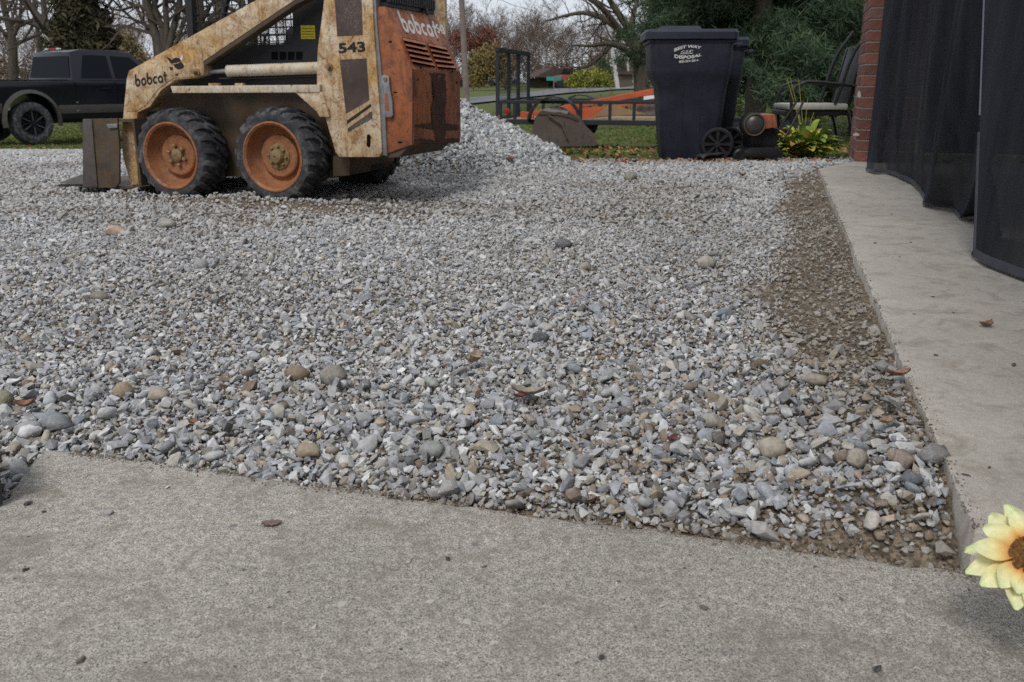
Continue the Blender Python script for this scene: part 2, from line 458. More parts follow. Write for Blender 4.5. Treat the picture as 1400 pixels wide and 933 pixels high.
def stone_material(name, inst):
    m = Mat(name, .88, .25)
    if inst: base = instance_color(m)
    else:
        oi = m.n('ShaderNodeObjectInfo'); base = oi.outputs['Color']
    co = m.coord('Object')
    nz = m.ramp(m.noise(2.2, 6, .7, co), [(.3, .70), (.7, 1.25)])
    c = m.mix(1.0, base, nz, 'MULTIPLY')
    vein = m.ramp(m.noise(1.4, 3, .6, co, 1.5), [(.47, 0.0), (.50, .28), (.53, 0.0)])
    c = m.mix(vein, c, (.62, .60, .56))
    m.color(c); m.bump(m.noise(4, 7, .8, co), .7, .0012)
    return m.m
M_ST_I = stone_material('crushed_stone', True)
M_ST_O = stone_material('single_stone', False)
rock_col = bpy.data.collections.new('stone_kinds')       # sources for the instancer, never linked to the scene
rocks = []
for i in range(16):
    me = rock_mesh('stone_kind', 100 + i, n=random.Random(i).choice([9, 11, 13, 15]), flat=random.Random(i + 50).uniform(.5, .85), round_=(i >= 15), detail=False)
    me.materials.append(M_ST_I)
    o = bpy.data.objects.new('stone_kind.%02d' % i, me); rock_col.objects.link(o); rocks.append(o)
rock_near = []
for i in range(14):
    me = rock_mesh('stone', 300 + i, n=random.Random(i + 9).choice([11, 13, 16]), flat=random.Random(i + 77).uniform(.55, .85), round_=(i >= 12), detail=True)
    me.materials.append(M_ST_O); rock_near.append(me)

def inst_nodes(coll):
    ng = bpy.data.node_groups.new('scatter', 'GeometryNodeTree')
    ng.interface.new_socket('Geometry', in_out='INPUT', socket_type='NodeSocketGeometry')
    ng.interface.new_socket('Geometry', in_out='OUTPUT', socket_type='NodeSocketGeometry')
    N = ng.nodes; gi = N.new('NodeGroupInput'); go = N.new('NodeGroupOutput')
    ci = N.new('GeometryNodeCollectionInfo'); ci.inputs['Collection'].default_value = coll
    ci.inputs['Separate Children'].default_value = True; ci.inputs['Reset Children'].default_value = True
    ip = N.new('GeometryNodeInstanceOnPoints'); ip.inputs['Pick Instance'].default_value = True
    def at(nm, t):
        a = N.new('GeometryNodeInputNamedAttribute'); a.data_type = t; a.inputs['Name'].default_value = nm; return a.outputs['Attribute']
    L = ng.links
    L.new(gi.outputs[0], ip.inputs['Points']); L.new(ci.outputs[0], ip.inputs['Instance'])
    L.new(at('vid', 'INT'), ip.inputs['Instance Index']); L.new(at('rot', 'FLOAT_VECTOR'), ip.inputs['Rotation'])
    L.new(at('scl', 'FLOAT_VECTOR'), ip.inputs['Scale']); L.new(ip.outputs[0], go.inputs[0])
    return ng
def scatter(name, pos, rot, scl, vid, col, coll, parent=None):
    me = bpy.data.meshes.new(name); n = len(pos)
    me.vertices.add(n); me.vertices.foreach_set('co', np.asarray(pos, np.float32).ravel())
    for nm, t, arr, key in (('rot', 'FLOAT_VECTOR', rot, 'vector'), ('scl', 'FLOAT_VECTOR', scl, 'vector'), ('vid', 'INT', vid, 'value'), ('col', 'FLOAT_COLOR', col, 'color')):
        a = me.attributes.new(nm, t, 'POINT')
        a.data.foreach_set(key, np.asarray(arr, np.int32 if t == 'INT' else np.float32).ravel())
    o = bpy.data.objects.new(name, me); link(o)
    md = o.modifiers.new('scatter', 'NODES'); md.node_group = inst_nodes(coll)
    o['kind'] = 'stuff'
    if parent: o.parent = parent
    return o
PAL = np.array([(.49,.49,.485),(.40,.405,.415),(.62,.615,.60),(.31,.315,.33),(.46,.43,.375),(.38,.34,.275),(.30,.33,.355),(.18,.18,.185),(.26,.20,.15),(.66,.65,.64),(.44,.345,.25),(.29,.31,.28)])
PW = np.array([22, 20, 16, 12, 10, 5, 5, 2.2, 2.2, 5, 1.4, 1.5]); PW = PW / PW.sum()
def stone_colors(n, x, y, dusty):
    c = PAL[rng.choice(len(PAL), n, p=PW)] * rng.uniform(.68, 1.15, (n, 1))
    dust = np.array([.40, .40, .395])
    bl = (smooth(-.6, .6, x) * (1 - smooth(1.5, 2.6, y)) * .24 + .05)
    br = rng.uniform(0, 1, n) < bl
    bp = np.array([(.33, .26, .18), (.24, .18, .13), (.40, .33, .24), (.16, .14, .125), (.30, .285, .26), (.20, .215, .23)])
    c = c * 1.07
    c[br] = bp[rng.integers(0, 6, br.sum())] * rng.uniform(.8, 1.15, (br.sum(), 1))
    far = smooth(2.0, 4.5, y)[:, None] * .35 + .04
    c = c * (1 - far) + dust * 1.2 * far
    dd = dusty[:, None]
    c = c * (1 - .75 * dd) + np.array([.26, .22, .17]) * .75 * dd
    return np.concatenate([c, np.ones((n, 1))], 1)
def jitter_grid(x0, x1, y0, y1, s):
    nx = int((x1 - x0) / s); ny = int((y1 - y0) / s)
    X, Y = np.meshgrid(np.arange(nx), np.arange(ny))
    X = x0 + (X + rng.uniform(0, 1, X.shape)) * s; Y = y0 + (Y + rng.uniform(0, 1, Y.shape)) * s
    return X.ravel(), Y.ravel()
def yard_ok(x, y, r):
    ok = ((near_d(x, y) > r * .6 + .004) | (left_d(x, y) > r * .6 + .004)) & ((porch_d(x, y) < -r * .6 - .004) | (y > 6.35)) & (in_gravel(x, y) > 0)
    ok &= (np.abs(x) < .62 * y + .9) & ~((y > 5.6) & (x > 2.2 + .5 * (y - 5.7)) & (y < 6.7))
    return ok
P = []; S = []
for (y0, y1, s, med, sig, keepk, lift) in (
        (.9, 2.0, .0105, .0055, .35, 1.0, -.2), (.9, 2.1, .0148, .0090, .34, .9, .35), (.9, 2.0, .036, .0150, .26, .55, .7),
        (2.0, 4.3, .0125, .0068, .35, 1.0, .1), (2.0, 4.3, .021, .0105, .34, .7, .5), (2.0, 8.6, .075, .018, .22, .35, .6),
        (4.3, 8.8, .0205, .0118, .35, 1.0, .3), (4.3, 8.8, .055, .020, .25, .4, .6), (8.8, 15.5, .050, .030, .28, 1.0, .2)):
    x, y = jitter_grid(-.62 * y1 - 1, min(.62 * y1 + 1, 3.2) if y0 < 8 else -.5, y0, y1, s)
    r = np.exp(rng.normal(math.log(med), sig, len(x)))
    grow = .88 + .12 * (1 - smooth(1.3, 2.2, y)); r = r * grow
    d = dirt_amount(x, y)
    big = smooth(.009, .015, r)
    ok = yard_ok(x, y, r) & (rng.uniform(0, 1, len(x)) < keepk * (1 - .95 * d * (.72 + .28 * big)))
    x, y, r, d = x[ok], y[ok], r[ok], d[ok]
    P.append(np.stack([x, y, gz(x, y) + r * lift + rng.normal(0, .0025, len(x)) - r * .1], 1)); S.append(np.stack([r, d], 1))
P = np.concatenate(P); S = np.concatenate(S)
n = len(P); r = np.minimum(S[:, 0], .021)
elong = rng.uniform(.8, 1.55, n)
scl = np.stack([r * elong, r * rng.uniform(.75, 1.05, n), r * rng.uniform(.75, 1.1, n)], 1)
rot = np.stack([rng.normal(0, .5, n), rng.normal(0, .5, n), rng.uniform(0, 6.283, n)], 1)
wild = rng.uniform(0, 1, n) < .22
rot[wild, 0] = rng.uniform(0, 6.28, wild.sum())
vid = rng.integers(0, 16, n)
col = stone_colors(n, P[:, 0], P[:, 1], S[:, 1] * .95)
# the 300 stones that show largest become single objects of the gravel bed, the rest is one scatter
tt = P[:, 1] * CP + (HEYE - P[:, 2]) * SP
px = CX + P[:, 0] / tt * F_PX
vv = (HEYE - P[:, 2] - tt * SP) / (tt * CP); py = CY + vv * F_PX
size = r * elong / tt
inside = (px > 5) & (px < 1395) & (py < 925)
order = np.argsort(-(size * inside))[:296]
sing = np.zeros(n, bool); sing[order] = True
proto = None
for k, i in enumerate(order):
    me = rock_near[int(rng.integers(0, len(rock_near)))]
    o = bpy.data.objects.new('stone', me); link(o); o.parent = bed
    o.location = P[i]; o.rotation_euler = rot[i]; o.scale = scl[i]
    o.color = tuple(col[i])
rest = ~sing
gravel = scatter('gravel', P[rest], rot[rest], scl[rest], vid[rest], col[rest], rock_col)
tag(gravel, 'crushed grey limestone gravel covering the yard', kind='stuff')
print('stones', n)
# the delivered heap behind the loader
x, y = jitter_grid(PILE_C[0] - 1.9, PILE_C[0] + 1.9, PILE_C[1] - 1.6, PILE_C[1] + 1.5, .019)
h = pile_h(x, y); ok = h > .008
x, y, h = x[ok], y[ok], h[ok]; n = len(x)
r = np.exp(rng.normal(math.log(.0165), .33, n))
c = PAL[rng.choice([0, 1, 2, 3, 9, 6], n, p=[.27, .2, .3, .09, .10, .04])] * rng.uniform(.8, 1.1, (n, 1)) * np.array([.97, 1.0, 1.0])
heap = scatter('gravel_heap', np.stack([x, y, gz(x, y) + r * rng.uniform(-.2, .7, n)], 1), rng.uniform(0, 6.28, (n, 3)), np.stack([r * 1.15, r * .9, r], 1),
        rng.integers(0, 13, n), np.concatenate([c, np.ones((n, 1))], 1), rock_col)
tag(heap, 'steep heap of clean pale gravel behind the loader', kind='stuff')

# tiny crumbs, pits' rims and exposed aggregate scattered over the near slab
n = 1500; cx_ = rng.uniform(-1.2, 1.6, n); cy_ = rng.uniform(.35, 1.5, n)
ok = (near_d(cx_, cy_) < -.01) & (left_d(cx_, cy_) < -.01) & (rng.uniform(0, 1, n) < .15 + .85 * smooth(.45, .65, fbm(cx_, cy_, .3, 61))); cx_, cy_ = cx_[ok], cy_[ok]; n = len(cx_)
cr_ = np.exp(rng.normal(math.log(.0011), .55, n)); cr_ = np.minimum(cr_, .0035)
ccol = np.array([(.10, .09, .075), (.22, .18, .14), (.58, .56, .51), (.05, .05, .05)])[rng.choice(4, n, p=[.35, .3, .2, .15])]
tag(scatter('crumbs', np.stack([cx_, cy_, np.full(n, Z_NEAR)], 1), rng.normal(0, .3, (n, 3)) + np.stack([np.zeros(n), np.zeros(n), rng.uniform(0, 6, n)], 1), np.stack([cr_ * 1.3, cr_, cr_ * .5], 1), rng.integers(0, 13, n), np.concatenate([ccol, np.ones((n, 1))], 1), rock_col), 'tiny stone and dirt crumbs strewn over the near slab', kind='stuff')
# grit and soil crumbs spilled over the slab edges
n = 2600; t = rng.uniform(0, 1, n); off = -np.abs(rng.normal(0, .013, n)) + .004
ex = NA.x + .30 * 0 + (NB.x - NA.x) * t; ey = NA.y + (NB.y - NA.y) * t
gx = ex + .277 * off; gy = ey + .961 * off; ok = rng.uniform(0, 1, n) < .25 + .9 * smooth(.45, .6, fbm(gx, gy, .15, 51)); gx, gy = gx[ok], gy[ok]; n = len(gx)
m2 = 900; t2 = rng.uniform(0, 1, m2) ** 1.5; off2 = np.abs(rng.normal(0, .012, m2)) - .004
px2 = PA.x + (PB.x - PA.x) * t2 + .959 * off2; py2 = PA.y + (PB.y - PA.y) * t2 - .283 * off2
gp = np.concatenate([np.stack([gx, gy, np.full(n, Z_NEAR)], 1), np.stack([px2, py2, np.full(m2, Z_PORCH)], 1)]); n = len(gp); gr_ = np.exp(rng.normal(math.log(.0016), .5, n))
gcol = np.array([(.24, .19, .14), (.16, .12, .09), (.40, .37, .33)])[rng.choice(3, n, p=[.5, .3, .2])]
tag(scatter('grit', gp, rng.uniform(0, 6.28, (n, 3)), np.stack([gr_] * 3, 1), rng.integers(0, 13, n), np.concatenate([gcol, np.ones((n, 1))], 1), rock_col), 'brown grit and soil crumbs spilled along the slab edges', kind='stuff')

# ---------------------------------------------------------------- cobbles and leaves one can point at
CB = [ # px, py, width px, height ratio, colour, round, label
 (456, 527, 42, .75, (.27,.25,.215), 1, 'round grey brown cobble, biggest on the left half of the gravel'),
 (407, 520, 40, .5, (.25,.19,.13), 1, 'flat brown cobble just left of the round grey brown one'),
 (170, 545, 27, .8, (.33,.26,.17), 1, 'knobbly tan brown cobble on the left side of the gravel'),
 (218, 548, 30, .6, (.40,.35,.27), 1, 'pale tan smooth cobble right of the knobbly tan brown one'),
 (137, 413, 27, .55, (.22,.20,.16), 1, 'dark olive flat cobble at the far left of the gravel'),
 (770, 341, 26, .6, (.15,.15,.15), 1, 'dark grey cobble on the dirt patch in the middle distance'),
 (966, 367, 30, .65, (.40,.37,.31), 1, 'pale buff cobble lying clear on the right of the gravel'),
 (739, 470, 29, .5, (.10,.105,.11), 0, 'nearly black flat stone in the middle of the gravel'),
 (229, 313, 26, .6, (.33,.31,.27), 1, 'grey cobble standing proud in front of the left wheel'),
 (157, 323, 34, .45, (.46,.34,.25), 0, 'flat pinkish tan stone in front of the loader bucket'),
 (276, 370, 22, .7, (.34,.335,.32), 1, 'grey rounded stone below the gap between bucket and left wheel'),
 (862, 248, 22, .8, (.26,.24,.20), 0, 'brown grey rock at the far edge of gravel before the bin'),
 (592, 628, 40, .6, (.30,.31,.29), 1, 'green grey rounded cobble near the concrete edge, middle'),
 (664, 622, 48, .42, (.37,.33,.26), 0, 'long flat tan stone near the concrete edge'),
 (78, 588, 44, .55, (.25,.26,.265), 1, 'smooth slate grey cobble beside the left slab corner'),
 (42, 600, 40, .5, (.36,.36,.35), 1, 'pale grey cobble touching the left slab corner'),
 (1054, 626, 46, .6, (.42,.37,.29), 1, 'large buff cobble in the lower right gravel'),
 (1128, 600, 36, .7, (.34,.36,.40), 0, 'bluish grey angular stone in the lower right gravel'),
 (1115, 531, 32, .6, (.33,.29,.23), 1, 'brown grey cobble near the dirt strip on the right'),
 (1273, 637, 42, .6, (.25,.24,.225), 1, 'dark grey brown cobble against the porch slab'),
 (990, 438, 30, .5, (.20,.22,.235), 0, 'dark blue grey flat stone in the right middle gravel'),
 (813, 428, 27, .55, (.34,.36,.39), 0, 'light bluish flat stone right of the middle of the gravel'),
 (800, 372, 20, .8, (.38,.34,.29), 1, 'round tan pebble just right of the dirt patch'),
 (1247, 669, 34, .45, (.15,.16,.185), 1, 'dark blue slate pebble in the lower right corner of gravel'),
 (1232, 645, 34, .85, (.30,.245,.20), 1, 'brown round cobble in the lower right corner of gravel'),
 (422, 628, 40, .5, (.36,.29,.21), 1, 'brown flat cobble close to the concrete edge on the left'),
 (5, 560, 34, .7, (.26,.25,.17), 1, 'olive cobble cut off by the left frame edge'),
 (1170, 640, 34, .8, (.36,.32,.26), 1, 'sandy cobble beside the buff cobble, lower right'),
 (970, 585, 30, .7, (.37,.35,.30), 1, 'plain sandy grey cobble in the lower middle gravel'),
 (745, 455, 26, .5, (.45,.44,.42), 0, 'white grey flake just above the nearly black flat stone'),
]
for k, (px, py, w, hr, c, rd, lab) in enumerate(CB):
    p = on_ground(px, py); t = (p - C0).length
    rr = w / 2 / F_PX * t
    me = rock_mesh('cobble', 900 + k, n=16, flat=hr + .1, round_=bool(rd), detail=True); me.materials.append(M_ST_O)
    o = bpy.data.objects.new('cobble' if rd else 'rock', me); link(o)
    o.location = (p.x, p.y, gzf(p.x, p.y) + rr * hr * .35 + .008); o.scale = (rr, rr * .85, rr)
    o.rotation_euler = (0, 0, random.Random(k).uniform(-.5, .5)); o.color = (*c, 1)
    tag(o, lab, 'stone', 'cobbles on the gravel')
def leaf(px, py, w, c, lab, z=None, curl=.35, seed=0, rz=0, c2=None):
    p = on_z(px, py, z) if z is not None else on_ground(px, py)
    L = w / F_PX * (p - C0).length; r = random.Random(seed); mb = MB(); vs = []; n = 9
    for i in range(n):
        t = i / (n - 1); wd = L * .30 * math.sin(math.pi * min(1, t * .93 + .05)) ** .7 * (1 + .18 * (-1) ** i)
        for j in (-1, -.5, 0, .5, 1):
            vs.append(((t - .5) * L, j * wd, L * curl * ((t - .5) ** 2 * 1.6 + .35 * j * j) + r.uniform(-.01, .01) * L))
    fs = [(i*5+j, i*5+j+1, (i+1)*5+j+1, (i+1)*5+j) for i in range(n-1) for j in range(4)]
    vs2 = [(v[0], v[1], v[2] + .0006) for v in vs]
    m = len(vs); fs2 = [tuple(q + m for q in reversed(f)) for f in fs]
    gy_ = sum(c) / 3; c = tuple(x * .6 + gy_ * .4 for x in c); mt = flat_mat('dry_leaf', c, .75, .25, var=.4, scale=60)
    o = mb.add(vs + vs2, fs + fs2).build('dry_leaf', mt, smooth=60, recalc=False)
    st = MB().tube([(-.5*L, 0, .09*L*curl*4), (-.62*L, .02*L, .45*L*curl), (-.8*L, .05*L, .3*L*curl)], [L*.012, L*.01, L*.008], 5).build('stem', mt, o, smooth=60)
    gzz = z if z is not None else gzf(p.x, p.y) + .022
    o.location = (p.x, p.y, gzz + .002); o.rotation_euler = (r.uniform(-.15, .15) if z is None else 0, 0, rz)
    tag(o, lab, 'leaf', 'dry leaves')
leaf(1348, 447, 20, (.28, .13, .05), 'curled brown leaf lying on the porch slab', Z_PORCH, .5, 1, .4)
leaf(722, 556, 46, (.33, .25, .16), 'large pale tan leaf with red inside on the gravel', None, .35, 2, -.2)
leaf(712, 558, 20, (.30, .05, .03), 'small dark red leaf beside the large tan leaf', None, .4, 3, .5)
leaf(648, 510, 34, (.42, .28, .15), 'crumpled orange tan leaf in the middle of the gravel', None, .6, 4, 1.2)
leaf(1225, 533, 32, (.33, .16, .07), 'rust brown leaf on the dirt strip by the porch slab', None, .4, 5, .1)
leaf(1208, 599, 24, (.38, .21, .08), 'orange brown leaf amid stones at the lower right', None, .4, 6, .6)
leaf(372, 718, 26, (.22, .13, .10), 'thin brown leaf scrap lying in a pit of the near slab', Z_NEAR, .15, 7, .2)
leaf(266, 596, 12, (.45, .17, .05), 'tiny orange leaf bit near the left end of concrete edge', None, .6, 8, .9)
leaf(423, 610, 12, (.40, .14, .04), 'tiny dark orange leaf bit above the brown flat cobble', None, .7, 9, .3)
leaf(918, 622, 20, (.20, .035, .05), 'thin wine red leaf stem scrap in lower middle gravel', None, .5, 10, 1.0)
leaf(698, 229, 14, (.42, .20, .10), 'orange leaf at the foot of the gravel heap', None, .8, 12, 1.0)
leaf(1015, 247, 9, (.30, .10, .05), 'small dark orange leaf on gravel before the mower', None, .8, 13, .3)
leaf(38, 575, 22, (.35, .12, .06), 'red brown leaf bits by the left slab corner', None, .6, 14, .3)
leaf(1190, 505, 16, (.22, .14, .08), 'little brown leaf scrap at the dirt strip edge', None, .6, 15, 2.3)
# loose pebbles on the near slab
PB_ = [(146,703,22),(35,780,12),(333,780,9),(231,667,12),(175,876,9),(40,690,16),(110,905,20),(138,855,12),(560,768,16),(612,765,14),(662,775,10),(430,858,16),(500,862,11),(822,900,13),(962,832,16),(1080,835,8),(788,905,13),(1203,917,22),(1150,820,12),(905,830,11),(270,870,12),(60,700,10)]
for k, (px, py, w) in enumerate(PB_):
    p = on_z(px, py, Z_NEAR); rr = w / 2 / F_PX * (p - C0).length
    me = rock_near[k % len(rock_near)]
    o = bpy.data.objects.new('pebble', me); link(o); o.scale = (rr, rr * .7, rr * .5)
    o.location = (p.x, p.y, Z_NEAR + rr * .18); o.rotation_euler = (0, 0, k * 1.3)
    cc = [(.40,.39,.37),(.05,.048,.045),(.16,.13,.11),(.58,.55,.50)][k % 4]; o.color = (*cc, 1); cn = ['grey', 'black', 'dark brown', 'whitish'][k % 4]
    tag(o, 'small loose %s pebble lying on the near concrete slab' % cn, 'pebble', 'loose %s pebbles on the near slab' % cn)
for k, (px, py, w) in enumerate([(1196,333,7),(1245,332,6),(1219,294,5),(1276,407,8),(1250,430,6),(1303,428,7),(1386,500,16),(1280,487,12),(1320,650,14),(1230,352,5),(1352,640,9)]):
    p = on_z(px, py, Z_PORCH); rr = w / 2 / F_PX * (p - C0).length
    o = bpy.data.objects.new('pebble', rock_near[k % 10]); link(o); o.scale = (rr, rr * .5, rr * .4)
    o.location = (p.x, p.y, Z_PORCH + rr * .15); o.rotation_euler = (0, 0, k * .7); o.color = (.10, .085, .07, 1)
    tag(o, 'dark crumb of dirt lying on the porch slab', 'dirt crumb', 'dirt crumbs on the porch slab')
# ---------------------------------------------------------------- skid steer loader
def painted(name, base, base2, rust, amount, rough=.6, dark=(.05,.03,.02), scale=5.0, spots=.5):
    m = Mat(name, rough, .35)
    co = m.coord('Object')
    c = m.mix(m.ramp(m.noise(scale * .9, 5, .6, co), [(.35, 0.0), (.65, 1.0)]), base, base2)
    r1 = m.ramp(m.noise(scale * 2.2, 9, .78, co, .4), [(.60 - amount * .22, 0.0), (.72 - amount * .12, 1.0)])
    c = m.mix(m.math('MULTIPLY', r1, .85), c, rust)
    r2 = m.ramp(m.noise(scale * 9, 7, .85, co, .5), [(.55, 0.0), (.60, spots)])
    c = m.mix(r2, c, tuple(x * .6 for x in rust))
    stk = m.ramp(m.noise(scale * 3, 6, .75, m.coord('Object', (3.5, 3.5, .35))), [(.52, 0.0), (.66, .6)])
    c = m.mix(stk, c, tuple(x * .7 for x in rust))
    r3 = m.ramp(m.noise(scale * 4, 9, .85, co, .8), [(.585, 0.0), (.61, .9)])
    c = m.mix(r3, c, dark)
    m.color(c); m.rough(m.ramp(r1, [(0, rough - .1), (1, .9)])); m.bump(m.noise(scale * 18, 6, .7, co), .25, .003)
    return m.m
M_CREAM = painted('weathered_cream_paint', (.54, .34, .12), (.68, .58, .42), (.27, .11, .03), .75, scale=6.0, spots=.9)
M_WHITE = painted('weathered_white_paint', (.62, .59, .52), (.55, .45, .30), (.33, .17, .07), .35)
M_ORANGE = painted('faded_orange_paint', (.43, .13, .04), (.32, .105, .045), (.12, .055, .033), .65, .55, (.03, .018, .014), 3.5, .3)
M_RIM = painted('orange_rim_paint', (.37, .145, .055), (.28, .12, .055), (.17, .075, .04), .6, .6, (.06, .035, .02), 9)
M_HUB = painted('greasy_hub', (.30, .22, .10), (.20, .13, .07), (.22, .10, .04), .5, .6, (.03, .02, .015), 20)
M_BLACKP = flat_mat('black_cab_paint', (.016, .016, .018), .5, .4, var=.4, scale=8)
M_GREYM = flat_mat('bare_grey_steel', (.25, .25, .25), .5, .4, .4, var=.3, scale=20)
M_DARKST = painted('dark_muddy_steel', (.055, .042, .032), (.10, .075, .055), (.13, .08, .03), .5, .75, (.02, .016, .014), 7)
M_CHASSIS = painted('shade_darkened_chassis_paint', (.045, .034, .022), (.10, .072, .04), (.10, .045, .02), .4, .8, (.015, .012, .01), 5)  # dark chassis paint, with the shade under fender and machine put into its colour
M_BROWN = None
m = Mat('scratched_brown_decal', .6, .35); co = m.coord('Object')
c = m.ramp(m.noise(8, 4, .6, co), [(.3, (.055, .035, .028)), (.7, (.085, .058, .05))])
sc1 = m.ramp(m.noise(7, 3, .6, m.coord('Object', (6, 1, 1.5)), 4.0), [(.493, 0.0), (.50, .85), (.507, 0.0)])
sc2 = m.ramp(m.noise(11, 2, .5, m.coord('Object', (1.2, 1, 4)), 5.0), [(.494, 0.0), (.50, .9), (.506, 0.0)])
pt = m.ramp(m.noise(6, 3, .6, co), [(.45, 0.0), (.58, 1.0)])
c = m.mix(m.math('MULTIPLY', m.math('MAXIMUM', sc1, sc2), pt), c, (.58, .52, .44)); m.color(c); M_BROWN = m.m
m = Mat('worn_rubber', .85, .25); co = m.coord('Object')
m.color(m.ramp(m.noise(14, 6, .7, co), [(.3, (.022, .022, .024)), (.5, (.052, .052, .055)), (.66, (.15, .145, .14))])); m.bump(m.noise(60, 4, .6, co), .3, .003)
M_RUBBER = m.m
M_INK = flat_mat('black_lettering', (.02, .018, .016), .6, .3)
M_INKW = flat_mat('white_lettering', (.68, .66, .62), .6, .3, var=.08)
M_YEL = flat_mat('yellow_sticker', (.60, .52, .03), .6, .3, var=.08)
M_VOID = flat_mat('dark_opening', (.006, .006, .006), .9, .1)

LO = Vector((RW.x, RW.y, -.022))
loader = empty('skid_steer_loader', LO, math.atan2(FD.y, FD.x), 'weathered cream and orange skid steer loader on the gravel', 'loader')
F3 = Vector((FD.x, FD.y, 0)); N3 = Vector((ND.x, ND.y, 0))
# local axes: x forward, y = z cross x
Y3 = Vector((-FD.y, FD.x, 0)); SGN = 1 if Y3.dot(N3) > 0 else -1
def loc3(w):
    d = w - LO; return Vector((d.dot(F3), d.dot(Y3), d.z))
def S(px, py, l):      # pixel on the vertical side plane, l metres inboard of the near tyre face -> local point
    return loc3(on_plane(px, py, LO - N3 * l, N3))
def S2(px, py, l):
    q = S(px, py, l); return (q.x, q.z)
def B(px, py, s):      # pixel on the plane across the machine at forward position s
    return loc3(on_plane(px, py, LO + F3 * s, F3))
def yl(l): return -SGN * l
def side_plate(name, pix, l, th, mat, parent=loader, bevel=.003, smooth=30):
    pts = [S2(px, py, l) for px, py in pix]
    return MB().prism(pts, yl(l), yl(l + th)).build(name, mat, parent, smooth=smooth, bevel=bevel)

# 2-D shapes mapped on to a plane by four photo corners (top-left, top-right, bottom-right, bottom-left)
def stroke_text(txt, x=0.0):
    """rounded lower-case letters: rings and stems. returns polygons (list of 2-D points) and the width"""
    polys = []; w = .27
    def ring(cx, a0=0, a1=360, r=.5):
        n = max(6, int(abs(a1 - a0) / 20)); 
        for i in range(n):
            t0 = math.radians(a0 + (a1 - a0) * i / n); t1 = math.radians(a0 + (a1 - a0) * (i + 1) / n)
            polys.append([(cx + math.cos(t) * q * .95, .5 + math.sin(t) * q) for t, q in ((t0, r), (t1, r), (t1, r - w), (t0, r - w))])
    for ch in txt:
        if ch == 'b': polys.append([(x, .5), (x + w, .62), (x + w, 1.5), (x, 1.5)]); ring(x + .48); x += 1.06
        elif ch == 'o': ring(x + .48); x += 1.06
        elif ch == 'c': ring(x + .48, 50, 310); x += .90
        elif ch == 'a': ring(x + .48); polys.append([(x + .72, 0), (x + .97, 0), (x + .97, .5), (x + .72, .42)]); x += 1.10
        elif ch == 't': polys.append([(x + .1, .25), (x + .1 + w, .25), (x + .1 + w, 1.35), (x + .1, 1.35)]); polys.append([(x - .06, .78), (x + .6, .78), (x + .6, 1.0), (x - .06, 1.0)]); polys.append([(x + .12, .30), (x + .3, 0), (x + .6, 0), (x + .37, .26)]); x += .66
    return polys, x
def font_polys(txt, bold=.0):
    cu = bpy.data.curves.new('lettering', 'FONT'); cu.body = txt; cu.offset = bold; cu.resolution_u = 3
    o = bpy.data.objects.new('lettering_source', cu); sc.collection.objects.link(o)
    me = bpy.data.meshes.new_from_object(o.evaluated_get(bpy.context.evaluated_depsgraph_get()))
    vs = [(v.co.x, v.co.y) for v in me.vertices]; fs = [tuple(p.vertices) for p in me.polygons]
    bpy.data.objects.remove(o); bpy.data.curves.remove(cu); bpy.data.meshes.remove(me)
    return vs, fs
def quad_map(q):
    (ax, ay), (bx, by), (cx, cy), (dx, dy) = q
    return lambda u, v: ((ax*(1-u)+bx*u)*v + (dx*(1-u)+cx*u)*(1-v), (ay*(1-u)+by*u)*v + (dy*(1-u)+cy*u)*(1-v))
def print_polys(name, polys, q, p0, nrm, mat, parent, tolocal, lift=.0015, ext=None):
    xs_ = [p[0] for g in polys for p in g]; ys_ = [p[1] for g in polys for p in g]
    x0, x1, y0, y1 = ext or (min(xs_), max(xs_), min(ys_), max(ys_)); qm = quad_map(q); mb = MB()
    for k, g in enumerate(polys):
        pts = []
        for a, b in g:
            px, py = qm((a - x0) / (x1 - x0), (b - y0) / (y1 - y0))
            pts.append(tolocal(on_plane(px, py, p0 + nrm * (lift + .00004 * (k % 9)), nrm)))
        mb.add(pts, [tuple(range(len(pts)))])
    return mb.build(name, mat, parent, recalc=False)
def print_font(name, txt, q, p0, nrm, mat, parent, tolocal, bold=.0, arc=0.0, lift=.0015):
    vs, fs = font_polys(txt, bold); x0 = min(v[0] for v in vs); x1 = max(v[0] for v in vs); y0 = min(v[1] for v in vs); y1 = max(v[1] for v in vs)
    qm = quad_map(q); out = []
    for a, b in vs:
        u, v = (a - x0) / (x1 - x0), (b - y0) / (y1 - y0)
        px, py = qm(u, v); py -= arc * (1 - (2 * u - 1) ** 2)
        out.append(tolocal(on_plane(px, py, p0 + nrm * lift, nrm)))
    return MB().add(out, fs).build(name, mat, parent, recalc=False)

